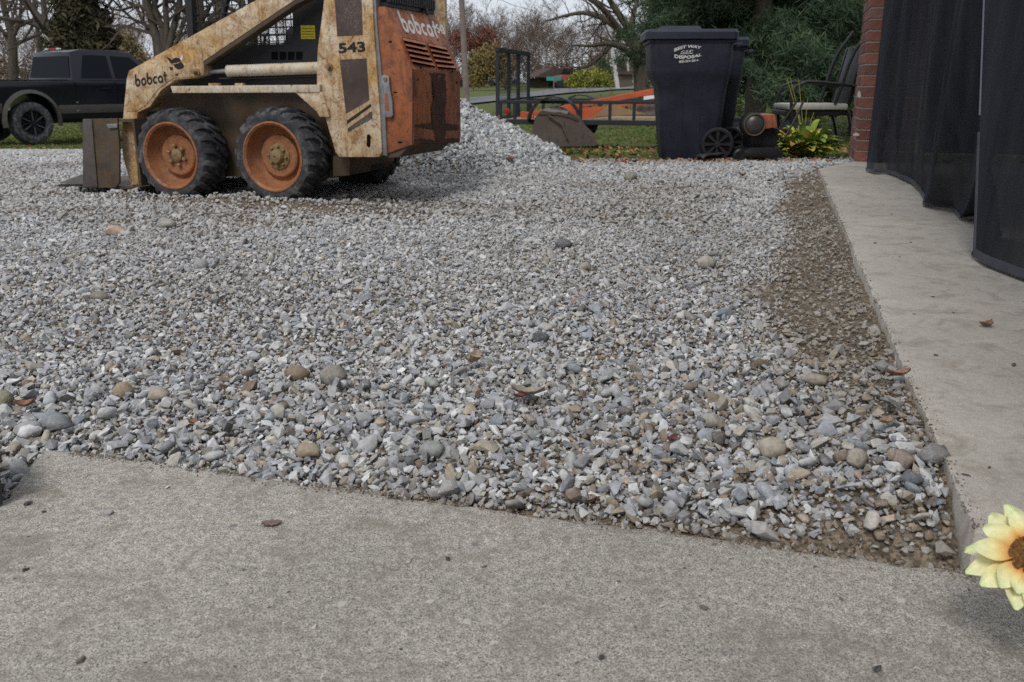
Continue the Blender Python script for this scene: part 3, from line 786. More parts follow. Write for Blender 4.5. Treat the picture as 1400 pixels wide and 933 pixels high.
# --- wheels
TR = .276
def wheel_meshes(nb=8):
    t = MB()
    prof = [(.186, -.012), (.196, .006), (.215, .014), (.238, .010), (.252, -.010), (.258, -.040), (.259, -.10), (.258, -.16), (.252, -.19), (.238, -.21), (.215, -.214), (.196, -.206), (.186, -.188)]
    t.lathe([(r, SGN * h) for r, h in prof], 56)
    NL = 22
    for side in (0, 1):
        for k in range(NL):
            a0 = (k + .5 * side) * 2 * math.pi / NL
            rr = random.Random(k * 2 + side)
            ys_ = [.008, -.010, -.045, -.075, -.108]; rad_o = [.245, .266, .276, .277, .276]; rad_i = [.232, .248, .256, .257, .257]
            hw = [.062, .072, .066, .055, .050]; tw = [0, .0, .03, .10, .20]
            vs = []
            for j, y in enumerate(ys_):
                yy = y if side == 0 else -.20 - y
                dr = rr.uniform(-.003, .002)
                for r_, sg in ((rad_i[j], -1), (rad_o[j] + dr, -.78), (rad_o[j] + dr, .78), (rad_i[j], 1)):
                    a = a0 + sg * hw[j] + tw[j] * (1 if side == 0 else -1) * .9
                    vs.append((r_ * math.cos(a), SGN * yy, r_ * math.sin(a)))
            fs = [(j*4+q, j*4+q+1, (j+1)*4+q+1, (j+1)*4+q) for j in range(4) for q in range(3)] + [(0, 1, 2, 3), (19, 18, 17, 16)]
            t.add(vs, fs)
    rim = MB().lathe([(r, SGN * h) for r, h in [(.180, -.02), (.192, .004), (.199, .006), (.198, .012), (.190, .014), (.178, .004), (.170, -.035), (.152, -.075), (.132, -.088), (.124, -.084), (.120, -.060), (.112, -.055), (.070, -.058), (.035, -.060), (.004, -.060)]], 48)
    hub = MB().lathe([(r, SGN * h) for r, h in ([(.040, -.056), (.038, -.040), (.030, -.034), (.016, -.030), (.004, -.030)] if nb == 6 else [(.074, -.057), (.072, -.050), (.045, -.048), (.040, -.028), (.034, -.018), (.020, -.014), (.004, -.014)])], 24)
    return t, rim, hub
def lug_mb(k, nb, r=.058, size=.010):
    a = 2 * math.pi * k / nb + .3
    c = (r * math.cos(a), SGN * -.050, r * math.sin(a)); mb = MB()
    mb.lathe([(size, 0), (size, SGN * .014), (size * .6, SGN * .018), (.0008, SGN * .019)], 6, 'y', c); return mb
def make_wheel(pos, nb, rz=0.0, flip=False):
    w = empty('wheel'); w.parent = loader; w.location = pos
    w.rotation_euler = (0, rz, 0) if not flip else (0, rz, math.pi)
    t, rim, hub = wheel_meshes(nb)
    t.build('tyre', M_RUBBER, w, smooth=38); rim.build('rim', M_RIM, w, smooth=35); hub.build('hub', M_HUB, w, smooth=35)
    for k in range(nb): lug_mb(k, nb, .058 if nb == 6 else .056, .0125 if nb == 6 else .009).build('lug_bolt', M_HUB, w, smooth=40)
    return w
cr = S(373.5, 215, 0); cf = S(234.5, 213.5, 0)
print('loader wheels', cr, cf)
make_wheel((cr.x, 0, cr.z), 8, .2); make_wheel((cf.x, 0, cf.z), 6, 1.0)
TRACK = 1.12
make_wheel((cr.x, yl(TRACK), cr.z), 8, .5, True); make_wheel((cf.x, yl(TRACK), cf.z), 6, .9, True)

# --- tower (side frame), both sides
LT = .075
tower_px = [(447, -40), (443, 0), (434, 70), (433, 118), (446, 165), (459, 209), (464, 215), (518, 215), (522, 208), (519, 150), (511, 40), (507, -40)]
side_plate('tower_plate', tower_px, LT, .035, M_CREAM)
side_plate('tower_edge', [(507, -40), (511, 40), (519, 150), (522, 212), (529, 214), (526, 150), (515, 30), (512, -40)], LT + .012, .05, M_GREYM)
tw = [S2(a, b, LT) for a, b in tower_px]
MB().prism(tw, yl(TRACK - LT), yl(TRACK - LT - .035)).build('tower_plate', M_CREAM, loader, smooth=30, bevel=.003)
pT = LO - N3 * LT
def decal(name, pix, mat, l=LT, lift=.0012, parent=loader):
    mb = MB(); mb.add([S(a, b, l - lift) for a, b in pix], [tuple(range(len(pix)))]); return mb.build(name, mat, parent, recalc=False)
decal('brown_decal', [(457, -38), (457.5, 1), (461, 50), (496, 48), (493, -38)], M_BROWN)
decal('brown_decal', [(464.5, 82), (473, 156), (505, 137), (501, 80)], M_BROWN)
decal('brown_stripe', [(474.5, 170), (507.5, 146), (507, 142), (474, 165.5)], M_INK)
decal('brown_decal', [(476, 181), (509, 162), (508.5, 152), (475, 176)], M_BROWN)
decal('slot', [(501.5, 185), (501, 199), (503.5, 202), (506.5, 200), (506.8, 186), (504, 183.5)], M_VOID)
print_font('model_number', '543', [(462, 59.5), (498.5, 56.5), (500, 71), (463, 73.5)], pT, N3, M_INK, loader, loc3, .035)
q = S(451, 92, LT)
MB().lathe([(.020, 0), (.020, SGN*.008), (.013, SGN*.009), (.012, SGN*.03), (.0006, SGN*.031)], 12, 'y', (q.x, q.y, q.z)).build('pivot_bolt', M_HUB, loader, smooth=40)
# --- lift arm: diagonal box beam, gooseneck plate and front leg
LA = .06
arm_px = [(176, 97), (282, 38), (372, -12), (430, -46), (448, -22), (400, 2), (278, 84), (278, 102), (264, 107), (240, 109), (220, 124), (205, 146), (188, 154), (184, 190), (190, 255), (186, 260), (180, 258), (168, 215), (165.5, 190), (170, 140), (173, 108)]
arm = side_plate('lift_arm', arm_px, LA, .085, M_CREAM, bevel=.004)
arm2 = MB().prism([S2(a, b, LA) for a, b in arm_px], yl(TRACK - LA), yl(TRACK - LA - .085)).build('lift_arm', M_CREAM, loader, smooth=30, bevel=.004)
side_plate('reinforcing_plate', [(181, 95), (241, 69), (271, 68), (276, 74), (276, 100), (262, 105.5), (237, 107), (217, 121), (200, 143), (186, 152), (172, 152), (176, 104)], LA - .004, .004, M_CREAM, bevel=.0015)
side_plate('arm_flange', [(278, 84), (400, 2), (448, -22), (449, -17), (402, 8), (280, 90)], LA + .004, .075, M_DARKST)
pA = LO - N3 * (LA - .004)
pol, _ = stroke_text('bobcat')
print_polys('bobcat_lettering', pol, [(184, 102), (227.5, 96.5), (229, 112.5), (185, 119.5)], pA, N3, M_INK, loader, loc3)
def zz(x, y): return (160 + x / 6.22, y / 6.22)
for k, pg in enumerate([[(415,480),(440,492),(478,520),(470,545),(452,535)], [(470,505),(500,490),(530,498),(548,520),(500,535),(470,540)], [(478,548),(520,540),(545,525),(570,560),(560,582),(520,592),(490,575)],
                        [(443,568),(475,575),(472,598),(452,596)], [(488,632),(522,625),(515,645),(498,645)]]):
    decal('animal_head_emblem' if k == 0 else 'emblem_mark', [zz(*p) for p in pg], M_INK, LA - .004, .0014 + k * .0002)
decal('emblem_mark', [zz(*p) for p in [(535,500),(555,462),(560,500),(545,525)]], M_INKW, LA - .004, .0012)
for (a, b, r) in ((270, 99, .021), (187, 253, .010)):
    q = S(a, b, LA - .004)
    MB().lathe([(r, 0), (r, SGN*.012), (r*.6, SGN*.014), (r*.55, SGN*.045), (.0006, SGN*.046)], 14, 'y', (q.x, q.y, q.z)).build('arm_pin', M_HUB, loader, smooth=40)
# tilt cylinder
a = S(276, 99, .115); b = S(311, 97.5, .115); c = S(440, 93, .115)
cyl = MB().tube([b, b + (c - b) * .012, b + (c - b) * .02, c], [.024, .034, .0325, .0325], 24).build('hydraulic_cylinder', M_WHITE, loader, smooth=40)
MB().tube([a, b], .013, 16).build('rod', M_GREYM, cyl, smooth=40)
MB().tube([S(300, 108, .13), S(360, 107, .13), S(436, 104, .13)], .008, 8).build('hydraulic_line', M_BLACKP, loader, smooth=60)
# fender rail with gusset
side_plate('fender_rail', [(233, 118), (437, 116), (437, 126.5), (236, 127.5)], .05, .05, M_WHITE)
side_plate('fender_gusset', [(404, 127), (440, 126), (450, 160), (437, 160), (432, 152)], .055, .03, M_CREAM)
MB().prism([S2(a, b, .05) for a, b in [(233, 118), (437, 116), (437, 126.5), (236, 127.5)]], yl(TRACK - .05), yl(TRACK - .1)).build('fender_rail', M_WHITE, loader, bevel=.003)
for (a, b) in ((321, 331), (285, 298)):
    side_plate('weld_tab', [(a, 114), (b, 114), (b, 117.5), (a, 117.5)], .06, .03, M_CREAM, bevel=.001)
# chassis: chain case between the wheels
side_plate('chain_case', [(222, 127), (437, 127), (470, 232), (455, 244), (215, 240), (212, 160)], .235, .65, M_CHASSIS, bevel=.006)
side_plate('belly_block', [(455, 214), (478, 214), (478, 240), (455, 242)], .16, .25, M_CHASSIS, bevel=.004)
# cab: black lower side panels, posts, roof beams and wire mesh
def slot_panel(l, th, name='cab_side_panel'):
    return side_plate(name, [(268, 62), (352, 61), (400, 60), (400, -60), (450, -60), (452, 122), (262, 120), (240, 112)], l, th, M_BLACKP, bevel=.002)
slot_panel(.24, .02)
pp = [S2(a, b, .24) for a, b in [(268, 62), (352, 61), (400, 60), (400, -60), (450, -60), (452, 122), (262, 120), (240, 112)]]
MB().prism(pp, yl(TRACK - .24), yl(TRACK - .26)).build('cab_side_panel', M_BLACKP, loader, bevel=.002)
for k in range(4):
    x = 371 + k * 11.2
    decal('vent_opening', [(x, 71), (x, 82), (x + 8.5, 82), (x + 9, 71)], M_VOID, .24, .002)
decal('warning_sticker', [(411, 35), (411.5, 53.5), (431, 53.5), (430.5, 35)], M_YEL, .24, .002)
for k in range(4):
    decal('sticker_line', [(412.5, 39 + k*3.8), (412.5, 39.8 + k*3.8), (429.5, 39.8 + k*3.8), (429.5, 39 + k*3.8)], M_INK, .24, .0026)
zt = S(300, -60, .24).z + .25
xf = S(256, 60, .24).x; xr = S(402, 60, .24).x; zc = S(330, 60, .24).z
for l in (.26, TRACK - .26):
    MB().bar((xf - .02, yl(l), zc - .1), (xf - .07, yl(l), zt), .045, .045, (0, 1, 0)).build('cab_post', M_BLACKP, loader, bevel=.006)
    MB().bar((xf - .07, yl(l), zt), (xr - .3, yl(l), zt), .045, .045).build('roof_rail', M_BLACKP, loader, bevel=.006)
    mb = MB()
    for k in range(13):
        x = xf - .03 + (xr - xf + .03) * k / 12
        mb.tube([(x, yl(l), zc - .01), (x, yl(l), zt)], .0035, 5, False)
    for k in range(18):
        z = zc + (zt - zc) * k / 17
        mb.tube([(xf - .02, yl(l) + .005, z), (xr, yl(l) + .005, z)], .0035, 5, False)
    mb.build('wire_mesh', M_BLACKP, loader, smooth=60)
MB().box(xr - .35, xf - .05, yl(.24), yl(TRACK - .24), zt, zt + .02).build('cab_roof', M_BLACKP, loader)
side_plate('seat_back', [(388, 66), (406, 66), (403, 40), (397, 36), (390, 42)], .45, .25, M_BLACKP, bevel=.01)
MB().tube([S(361, 62, .5), S(362, 50, .5), S(366, 46, .5)], .008, 8).build('control_lever', M_BLACKP, loader, smooth=60)
mb = MB().tube([S(300, 60, .75), S(306, 20, .75), S(318, -30, .75)], .02, 8); mb.build('cab_brace', M_BLACKP, loader, smooth=60)
# --- rear engine cover
LE = .10
se = S(565, 150, LE).x                    # rear plane
e_b0 = S(564, 197, LE); e_b1 = S(565, 95, LE); e_t = S(526, 9, LE); e_f0 = S(527, 210, LE); e_ft = S(510, 10, LE)
WD = yl(LE) ; far_bot = B(630.5, 192, se); far_mid = B(629, 101, se)
lw = -far_mid.y * SGN
print('engine cover rear s', se, 'far side l', lw, far_bot, e_b1, e_t)
yf = yl(lw)
zb, zm, zt2 = e_b0.z, e_b1.z, e_t.z
xs0 = S(509, 60, LE).x; xs1 = S(526, 200, LE).x
prof = [(xs0, zt2 + .0), (e_t.x, zt2), (se, zm), (se, zb), (e_f0.x, e_f0.z - .005), (xs1, e_f0.z)]
MB().prism(prof, yl(LE), yf).build('engine_cover', M_ORANGE, loader, smooth=20, bevel=.006)
# underside taper
MB().hexa([(se + .005, yl(LE + .01), zb), (se + .005, yf + SGN*.01, zb), (xs1, yf + SGN*.01, zb), (xs1, yl(LE + .01), zb),
           (se, yl(LE), zb + .001), (se, yf, zb + .001), (xs1, yf, zb + .001), (xs1, yl(LE), zb + .001)])
MB().prism([(se + .02, zb + .002), (xs1, zb + .002), (xs1, zb - .085), (se + .10, zb - .075)], yl(LE + .01), yl(lw - .06)).build('rear_bumper', M_DARKST, loader, bevel=.006)
# door seam lines, lip, louvres on the sloping face
nS = Vector(((zm - zt2), 0, -(se - e_t.x)))   # normal of the sloping face in the local x-z plane
nS = Vector((-(zt2 - zm), 0, (e_t.x - se) * -1)); 
dvec = Vector((se - e_t.x, 0, zm - zt2)).normalized(); nS = Vector((dvec.z, 0, -dvec.x))
if nS.x > 0: nS = -nS
def world_dir(v): return F3 * v.x + Y3 * v.y + Vector((0, 0, v.z))
def world_pt(v): return LO + world_dir(v)
nSw = world_dir(nS); pS = world_pt(Vector((se, 0, zm)))
def ON_S(px, py, lift=0): return loc3(on_plane(px, py, pS + nSw * lift, nSw))
nRw = -F3; pR = world_pt(Vector((se, 0, 0)))
def ON_R(px, py, lift=0): return loc3(on_plane(px, py, pR + nRw * lift, nRw))
def zp(x, y): return (490 + x / 4.056, y / 4.056)
pol, _ = stroke_text('bobcat')
print_polys('bobcat_lettering', pol, [zp(212, 58), zp(425, 112), zp(447, 212), zp(258, 182)], pS, nSw, M_INKW, loader, loc3, ext=(0, _, 0, 1.5))
print_font('model_number', '543', [zp(425, 132), zp(470, 138), zp(484, 194), zp(442, 186)], pS, nSw, M_INKW, loader, loc3, .04)
def panel_quad(name, pix, fn, mat, lift=.002):
    return MB().add([fn(a, b, lift) for a, b in pix], [tuple(range(len(pix)))]).build(name, mat, loader, recalc=False)
for (tl, tr, br, bl) in ((zp(243, 206), zp(362, 232), zp(426, 376), zp(302, 352)), (zp(384, 236), zp(486, 262), zp(545, 388), zp(443, 380))):
    panel_quad('louvre_opening', [tl, tr, br, bl], ON_S, M_VOID, .0015)
    for k in range(5):
        f0 = k / 5 + .02; f1 = (k + .62) / 5
        def lp(f, w): return (tl[0]*(1-f)*(1-w) + tr[0]*(1-f)*w + bl[0]*f*(1-w) + br[0]*f*w, tl[1]*(1-f)*(1-w) + tr[1]*(1-f)*w + bl[1]*f*(1-w) + br[1]*f*w)
        a0, a1 = ON_S(*lp(f0, 0), .003), ON_S(*lp(f0, 1), .003); b0, b1 = ON_S(*lp(f1, 0), .018), ON_S(*lp(f1, 1), .018)
        c0, c1 = ON_S(*lp(f1, 0), .003), ON_S(*lp(f1, 1), .003)
        MB().add([a0, a1, b1, b0, c0, c1], [(0, 1, 2, 3), (3, 2, 5, 4), (0, 3, 4), (1, 5, 2), (0, 4, 5, 1)]).build('louvre', M_ORANGE, loader)
# worn dark primer where paint is gone on the rear door
m = Mat('bare_primer_patch', .8, .2); co = m.coord('Object')
m.color(m.ramp(m.noise(12, 6, .8, co), [(.38, (.052, .028, .022)), (.60, (.09, .05, .035)), (.70, (.36, .10, .035))])); M_PRIMER = m.m
def ragged(name, pix, seed, fn=ON_R, mat=M_PRIMER, lift=.0016, amp=2.2, parent=loader):
    out = []
    r = random.Random(seed)
    for i in range(len(pix)):
        a = pix[i]; b = pix[(i + 1) % len(pix)]; L = math.hypot(b[0]-a[0], b[1]-a[1]); n = max(1, int(L / 2.0))
        for k in range(n):
            t = k / n; out.append((a[0] + (b[0]-a[0])*t + r.uniform(-amp, amp)*.5, a[1] + (b[1]-a[1])*t + r.uniform(-amp, amp)*.5))
    bm = bmesh.new(); vs = [bm.verts.new(fn(x, y, lift)) for x, y in out]; f = bm.faces.new(vs); bmesh.ops.triangulate(bm, faces=[f])
    me = bpy.data.meshes.new(name); bm.to_mesh(me); bm.free(); me.materials.append(mat)
    o = bpy.data.objects.new(name, me); link(o); o.parent = parent; return o
ragged('bare_patch', [zp(392, 402), zp(478, 412), zp(490, 500), zp(482, 600), zp(482, 690), zp(480, 775), zp(430, 778), zp(408, 688), zp(404, 600), zp(420, 520), zp(410, 440)], 5, lift=.0019)
ragged('bare_patch', [zp(310, 692), zp(400, 686), zp(556, 694), zp(558, 722), zp(440, 722), zp(310, 704)], 6)
ragged('bare_patch', [zp(310, 778), zp(360, 770), zp(420, 780), zp(560, 768), zp(562, 790), zp(310, 800)], 7)
for k, (a, b, w, h) in enumerate([(176, 232, 12, 5), (204, 513, 12, 4), (230, 790, 14, 6), (268, 183, 5, 4), (442, 222, 5, 4), (348, 374, 6, 5), (522, 398, 6, 5), (330, 440, 4, 6), (546, 460, 4, 8)]):
    fn = (lambda x, y, lift: S(x, y, LE - lift)) if a < 250 else (ON_S if b < 400 else ON_R)
    c_ = zp(a, b)
    MB().add([fn(c_[0] + math.cos(t) * w / 4.056, c_[1] + math.sin(t) * h / 4.056, .0018) for t in [i * math.pi / 4 for i in range(8)]], [tuple(range(8))]).build('drain_hole', M_VOID, loader, recalc=False)
# seams
panel_quad('door_seam', [zp(300, 384), zp(306, 384), zp(304, 800), zp(298, 800)], lambda x, y, lift: S(x, y, LE - lift), M_INK, .0015)
side_plate('cover_lip', [zp(78, 45), zp(96, 36), zp(110, 300), zp(156, 842), zp(142, 850), zp(92, 300)], LE - .012, .02, M_ORANGE, bevel=.004)
# latch handle
hd = side_plate('door_handle', [zp(126, 425), zp(140, 415), zp(168, 424), zp(170, 470), zp(186, 560), zp(190, 640), zp(182, 652), zp(146, 652), zp(142, 600), zp(136, 500)], LE - .022, .016, M_GREYM, bevel=.003)
decal('handle_recess', [zp(144, 520), zp(160, 520), zp(172, 615), zp(148, 615)], M_ORANGE, LE - .022, .0012)
q = S(*zp(150, 440), LE - .022)
MB().lathe([(.011, 0), (.010, SGN*.008), (.0006, SGN*.009)], 12, 'y', (q.x, q.y, q.z)).build('latch_bolt', M_HUB, hd, smooth=40)
# black cooling grille and engine bay top above the cover
zg = zt2 + .002
x_g = e_t.x
MB().box(xs0 - .04, x_g, yl(LE + .03), yf + SGN*.03, zg, zg + .02).build('grille_base', M_BLACKP, loader)
for k in range(20):
    f = (k + .5) / 20; y0_ = yl(LE + .03) * (1 - f) + (yf + SGN*.03) * f
    MB().box(x_g - .012, x_g + .006, y0_ - .009, y0_ + .009, zg + .021, zg + .075).build('grille_slat', M_BLACKP, loader)
MB().box(x_g + .01, xs0 - .04, yl(LE + .05), yf + SGN*.05, zg + .021, zg + .07).build('radiator_core', M_VOID, loader)
MB().box(x_g - .012, x_g + .01, yl(LE + .02), yf + SGN*.02, zg + .076, zg + .10).build('grille_frame', M_WHITE, loader, bevel=.003)
MB().box(x_g + .02, xs0 - .03, yl(LE + .12), yf + SGN*.15, zg + .101, zg + .35).build('engine_top', M_DARKST, loader, bevel=.01)
qq = ON_S(585, 20, .02)
MB().tube([qq, qq + Vector((.03, 0, .07)), qq + Vector((.04, SGN*.05, .10))], .012, 8).build('hose', M_BLACKP, loader, smooth=60)
MB().bar((x_g + .02, yf + SGN*.01, zg - .02), (x_g + .06, yf + SGN*.01, zg + .7), .05, .05, (0, 1, 0)).build('rear_post', M_WHITE, loader, bevel=.004)
# --- bucket in front
LB = -.02; WB = TRACK + .02
bp = [S2(a, b, LB) for a, b in [(113, 163), (160, 162), (163, 200), (163, 250), (158, 257), (113, 257)]]
bk = MB().prism(bp, yl(LB), yl(LB + .014)).build('bucket', M_DARKST, loader, bevel=.002)
MB().prism(bp, yl(WB), yl(WB - .014)).build('bucket_side', M_DARKST, bk, bevel=.002)
side_plate('bucket_edge_strip', [(113, 163), (125, 164), (133, 256), (113, 256)], LB - .010, .009, flat_mat('worn_steel_strip', (.10, .085, .075), .6, .4, .3, scale=15, var=.3), bk)
side_plate('bucket_gusset', [(145, 170), (160, 169), (160, 175), (148, 176)], LB - .012, .011, M_GREYM, bk)
x0b, z0b = S2(178, 162, LB); x1b, z1b = S2(178, 254, LB); xfb = S2(113, 200, LB)[0]; ztb = S2(150, 162, LB)[1]; zfb = S2(113, 257, LB)[1]
MB().box(x0b - .012, x0b + .002, yl(LB + .015), yl(WB - .015), z1b, z0b - .003).build('bucket_back', M_DARKST, bk)
MB().box(x0b, x0b + .16, yl(LB + .015), yl(WB - .015), ztb - .02, ztb - .004).build('bucket_top', M_DARKST, bk)
tip = S(74, 229, LB)
MB().prism([(x0b, zfb + .004), (x0b, zfb + .020), (xfb, zfb + .022), (tip.x, zfb + .012), (tip.x + .01, zfb + .004)], yl(LB + .015), yl(WB - .015)).build('bucket_floor', M_DARKST, bk)
MB().prism([(xfb - .02, zfb + .0225), (xfb, zfb + .09), (xfb + .05, zfb + .08), (tip.x - .03, zfb + .026), (tip.x, zfb + .0235)], yl(LB), yl(LB + .013)).build('side_cutter', flat_mat('polished_cutting_steel', (.20, .19, .185), .45, .5, .6, scale=12), bk, bevel=.002)
MB().box(tip.x - .05, tip.x + .04, yl(LB + .02), yl(WB - .02), zfb - .004, zfb + .003).build('cutting_edge', bpy.data.materials['polished_cutting_steel'], bk)
# ---------------------------------------------------------------- porch: brick pier, roof, back wall, screen curtains
def HU(u, v, z): # house frame (u right of the porch slab edge, v along it) -> world
    p = UV(u, v); return Vector((p.x, p.y, z))
HROT = math.atan2(UY, UX)
K = on_z(1168, 221, Z_PORCH)                 # visible bottom corner of the pier
rel = Vector((K.x - PA.x, K.y - PA.y)); KU = rel.x * UX + rel.y * UY; KV = rel.x * VX + rel.y * VY
print('pier corner u,v', KU, KV)
m = Mat('mortar', .95, .1); m.color(m.ramp(m.noise(30, 4, .7), [(.3, (.42, .37, .32)), (.7, (.52, .47, .42))])); M_MORT = m.m
m = Mat('red_brick', .9, .15); oi = m.n('ShaderNodeObjectInfo'); co = m.coord('Object')
c = m.mix(1.0, oi.outputs['Color'], m.ramp(m.noise(26, 6, .75, co), [(.3, .65), (.7, 1.25)]), 'MULTIPLY')
m.color(c); m.bump(m.noise(60, 5, .7, co), .5, .004); M_BRICK = m.m
pier = empty('brick_pier', K, HROT, 'red brick pier at the far corner of the porch', 'brick pier')
PW_, PD_, CH = .40, .62, .0765; NC = 33
MB().box(.008, PW_ - .008, .008, PD_ - .008, -.02, NC * CH).build('mortar', M_MORT, pier)
BR = random.Random(3); brick_me = {}
def brick(L, D, x, y, z):
    key = (round(L, 3), round(D, 3))
    if key not in brick_me:
        o = MB().box(0, L, 0, D, 0, CH - .011).build('brick', M_BRICK, pier, bevel=.003); brick_me[key] = o.data
    else:
        o = bpy.data.objects.new('brick', brick_me[key]); link(o); o.parent = pier
    o.location = (x + BR.uniform(-.001, .001), y + BR.uniform(-.001, .001), z)
    b = BR.choice([(.22,.095,.075), (.18,.085,.07), (.25,.11,.085), (.17,.09,.075), (.22,.125,.10), (.15,.095,.08)]); k = BR.uniform(.85, 1.15)
    o.color = (b[0]*k, b[1]*k, b[2]*k, 1)
for c_ in range(NC):
    z = c_ * CH + .006
    if c_ % 2 == 0:
        brick(.195, .095, 0, 0, z); brick(.195, .095, .205, 0, z)
        brick(.095, .195, 0, .105, z); brick(.095, .195, 0, .31, z); brick(.095, .105, 0, .515, z)
    else:
        brick(.095, .195, 0, 0, z); brick(.095, .195, 0, .205, z); brick(.095, .205, 0, .41, z)
        brick(.195, .095, .105, 0, z); brick(.095, .095, .305, 0, z)
m = Mat('mortar_smear', .9, .1); m.color((.55, .52, .48)); M_SM = m.m
for (px, py, w, h) in ((1174.5, 129, 2.2, 5), (1170.5, 184, 4.5, 2.4)):
    pp_ = K - Vector((VX, VY, 0)) * .0035; nn_ = -Vector((VX, VY, 0))
    pts = [on_plane(px + math.cos(a)*w*(1+.3*math.sin(3*a)), py + math.sin(a)*h, pp_, nn_) for a in [i*math.pi/5 for i in range(10)]]
    inv = Matrix.Translation(K) @ Matrix.Rotation(HROT, 4, 'Z'); inv = inv.inverted()
    MB().add([inv @ p for p in pts], [tuple(range(10))]).build('mortar_smear', M_SM, pier, recalc=False)
m = Mat('interior_shade_siding', .85, .2); m.color((.045, .042, .042)); M_SID = m.m  # wall colour kept dark so the porch interior looks shaded
M_SOFF = flat_mat('brown_soffit', (.10, .085, .07), .8, .2)
hw = empty('porch_back_wall', HU(3.3, 0, Z_PORCH), HROT, 'porch back wall behind the screen curtains, coloured dark for interior shade', 'wall')
MB().box(0, .15, -2.5, 7.2, 0, 2.55).build('wall_panel', M_SID, hw)
MB().box(-2.4, 0.0, 7.0, 7.2, 0.0, 2.55).build('end_wall', M_SID, hw)
MB().box(-.04, -.002, 1.2, 2.1, .02, 2.05).build('door', flat_mat('dark_brown_door', (.06, .04, .03), .5, .4), hw, bevel=.004)
rf = MB()
rf.box(KU - .05, 3.6, -2.5, 7.4, 2.60, 2.72).box(KU - .02, KU + .12, -2.5, 7.3, 2.40, 2.598)
ro = rf.build('porch_roof', M_SOFF); ro.location = (PA.x, PA.y, 0); ro.rotation_euler = (0, 0, HROT)
tag(ro, 'porch roof carrying the screen curtains', 'roof')

m = Mat('black_screen_mesh', .9, .1)
m.color(m.ramp(m.noise(3, 4, .6, m.coord('Object', (3, 3, .4))), [(.3, (.016, .017, .021)), (.7, (.040, .041, .048))]))
tr = m.n('ShaderNodeBsdfTransparent'); mx = m.n('ShaderNodeMixShader')
lw_ = m.n('ShaderNodeLayerWeight'); lw_.inputs['Blend'].default_value = .5
fac = m.ramp(lw_.outputs['Facing'], [(.0, .62), (.9, .97)])
m.l(fac, mx.inputs[0]); m.l(tr.outputs[0], mx.inputs[1]); m.l(m.b.outputs[0], mx.inputs[2]); m.l(mx.outputs[0], m.out.inputs[0])
M_MESH = m.m
M_HEM = flat_mat('grey_hem_tape', (.055, .057, .07), .6, .35, var=.2, scale=15)
M_ZIP = flat_mat('lavender_grey_binding', (.15, .15, .20), .5, .4, var=.1)
CU0 = KU - .12
pst = MB().box(0, .09, -.09, -.012, 0, 2.3 - .0).build('porch_post', M_BLACKP, None, bevel=.004)
pst.location = HU(KU + .085, KV, Z_PORCH); pst.rotation_euler = (0, 0, HROT); tag(pst, 'slim black porch post between brick pier and curtain', 'post')
def curtain(name, hem_px, top_v0, top_v1, nfold, amp, label, seed, gexp=.55, top_u=KU + .09):
    root = empty(name, (0, 0, 0), 0, label, 'curtain', 'porch screen curtains')
    H = []
    for q in hem_px:
        p = on_z(q[0], q[1], Z_PORCH + .012) if len(q) == 2 else HU(q[0], q[1], Z_PORCH + .012)
        H.append(p)
    L = [0]
    for a, b in zip(H, H[1:]): L.append(L[-1] + (b - a).length)
    NU, NZ = 150, 42; rr = random.Random(seed); ph = [rr.uniform(0, 6) for _ in range(4)]
    def hem(t):
        s = t * L[-1]
        for i in range(len(H) - 1):
            if s <= L[i+1] or i == len(H) - 2:
                return H[i].lerp(H[i+1], (s - L[i]) / max(1e-6, L[i+1] - L[i]))
    vs = []; edge0 = []; edge1 = []
    for j in range(NZ + 1):
        f = j / NZ; z = (Z_PORCH + .012) * (1 - f) + 2.42 * f
        for i in range(NU + 1):
            t = i / NU; b = hem(t)
            tv = top_v0 + (top_v1 - top_v0) * t
            tp = HU(top_u, tv, 2.42)
            g = f ** gexp
            p = b.lerp(tp, g)
            fold = (math.sin(t * nfold * 6.283 + ph[0]) + .5 * math.sin(t * nfold * 2.3 * 6.283 + ph[1] + f * 1.5) + .35 * math.sin(t * nfold * 4.1 * 6.283 + ph[2])) * amp * math.sin(min(1, f * 4 + .02) * math.pi / 2) * (.6 + .4 * math.sin(f * 2 + ph[3])) * (.35 + 1.1 * float(vnoise(t * 9, f * .7, 1.0, seed))) * min(1, t * 14)
            vs.append((p.x - UX * fold, p.y - UY * fold, z))
            if i == 0: edge0.append(vs[-1])
            if i == NU: edge1.append(vs[-1])
    fs = [(j*(NU+1)+i, j*(NU+1)+i+1, (j+1)*(NU+1)+i+1, (j+1)*(NU+1)+i) for j in range(NZ) for i in range(NU)]
    MB().add(vs, fs).build('screen_panel', M_MESH, root, smooth=180, recalc=False)
    hb = [Vector(v) for v in vs[:NU+1]]; mb = MB(); V = []
    for i, p in enumerate(hb):
        q = Vector(vs[(NU+1) + i]); d = (q - p).normalized()
        V += [tuple(p - Vector((UX, UY, 0)) * .004), tuple(p + d * .030 - Vector((UX, UY, 0)) * .004), tuple(p + Vector((UX, UY, 0)) * .004), tuple(p + d * .03 + Vector((UX, UY, 0)) * .004)]
    F = []
    for i in range(NU):
        a = i * 4; b = a + 4
        F += [(a, b, b+1, a+1), (a+2, a+3, b+3, b+2), (a+1, b+1, b+3, a+3)]
    mb.add(V, F).build('hem', M_HEM, root, smooth=60)
    return root, edge0, edge1, vs, NU
curtain('screen_curtain', [(1184, 233), (1196, 236.5), (1211, 236), (1224, 240), (1245, 250), (1258, 261), (1263, 270), (1262.5, 280), (1278, 282.5), (1302, 285), (1313, 298), (1326, 296), (1338, 294)],
        KV - .06, 1.55, 4, .035, 'far black screen curtain with sagging grey hem beside the brick pier', 1)
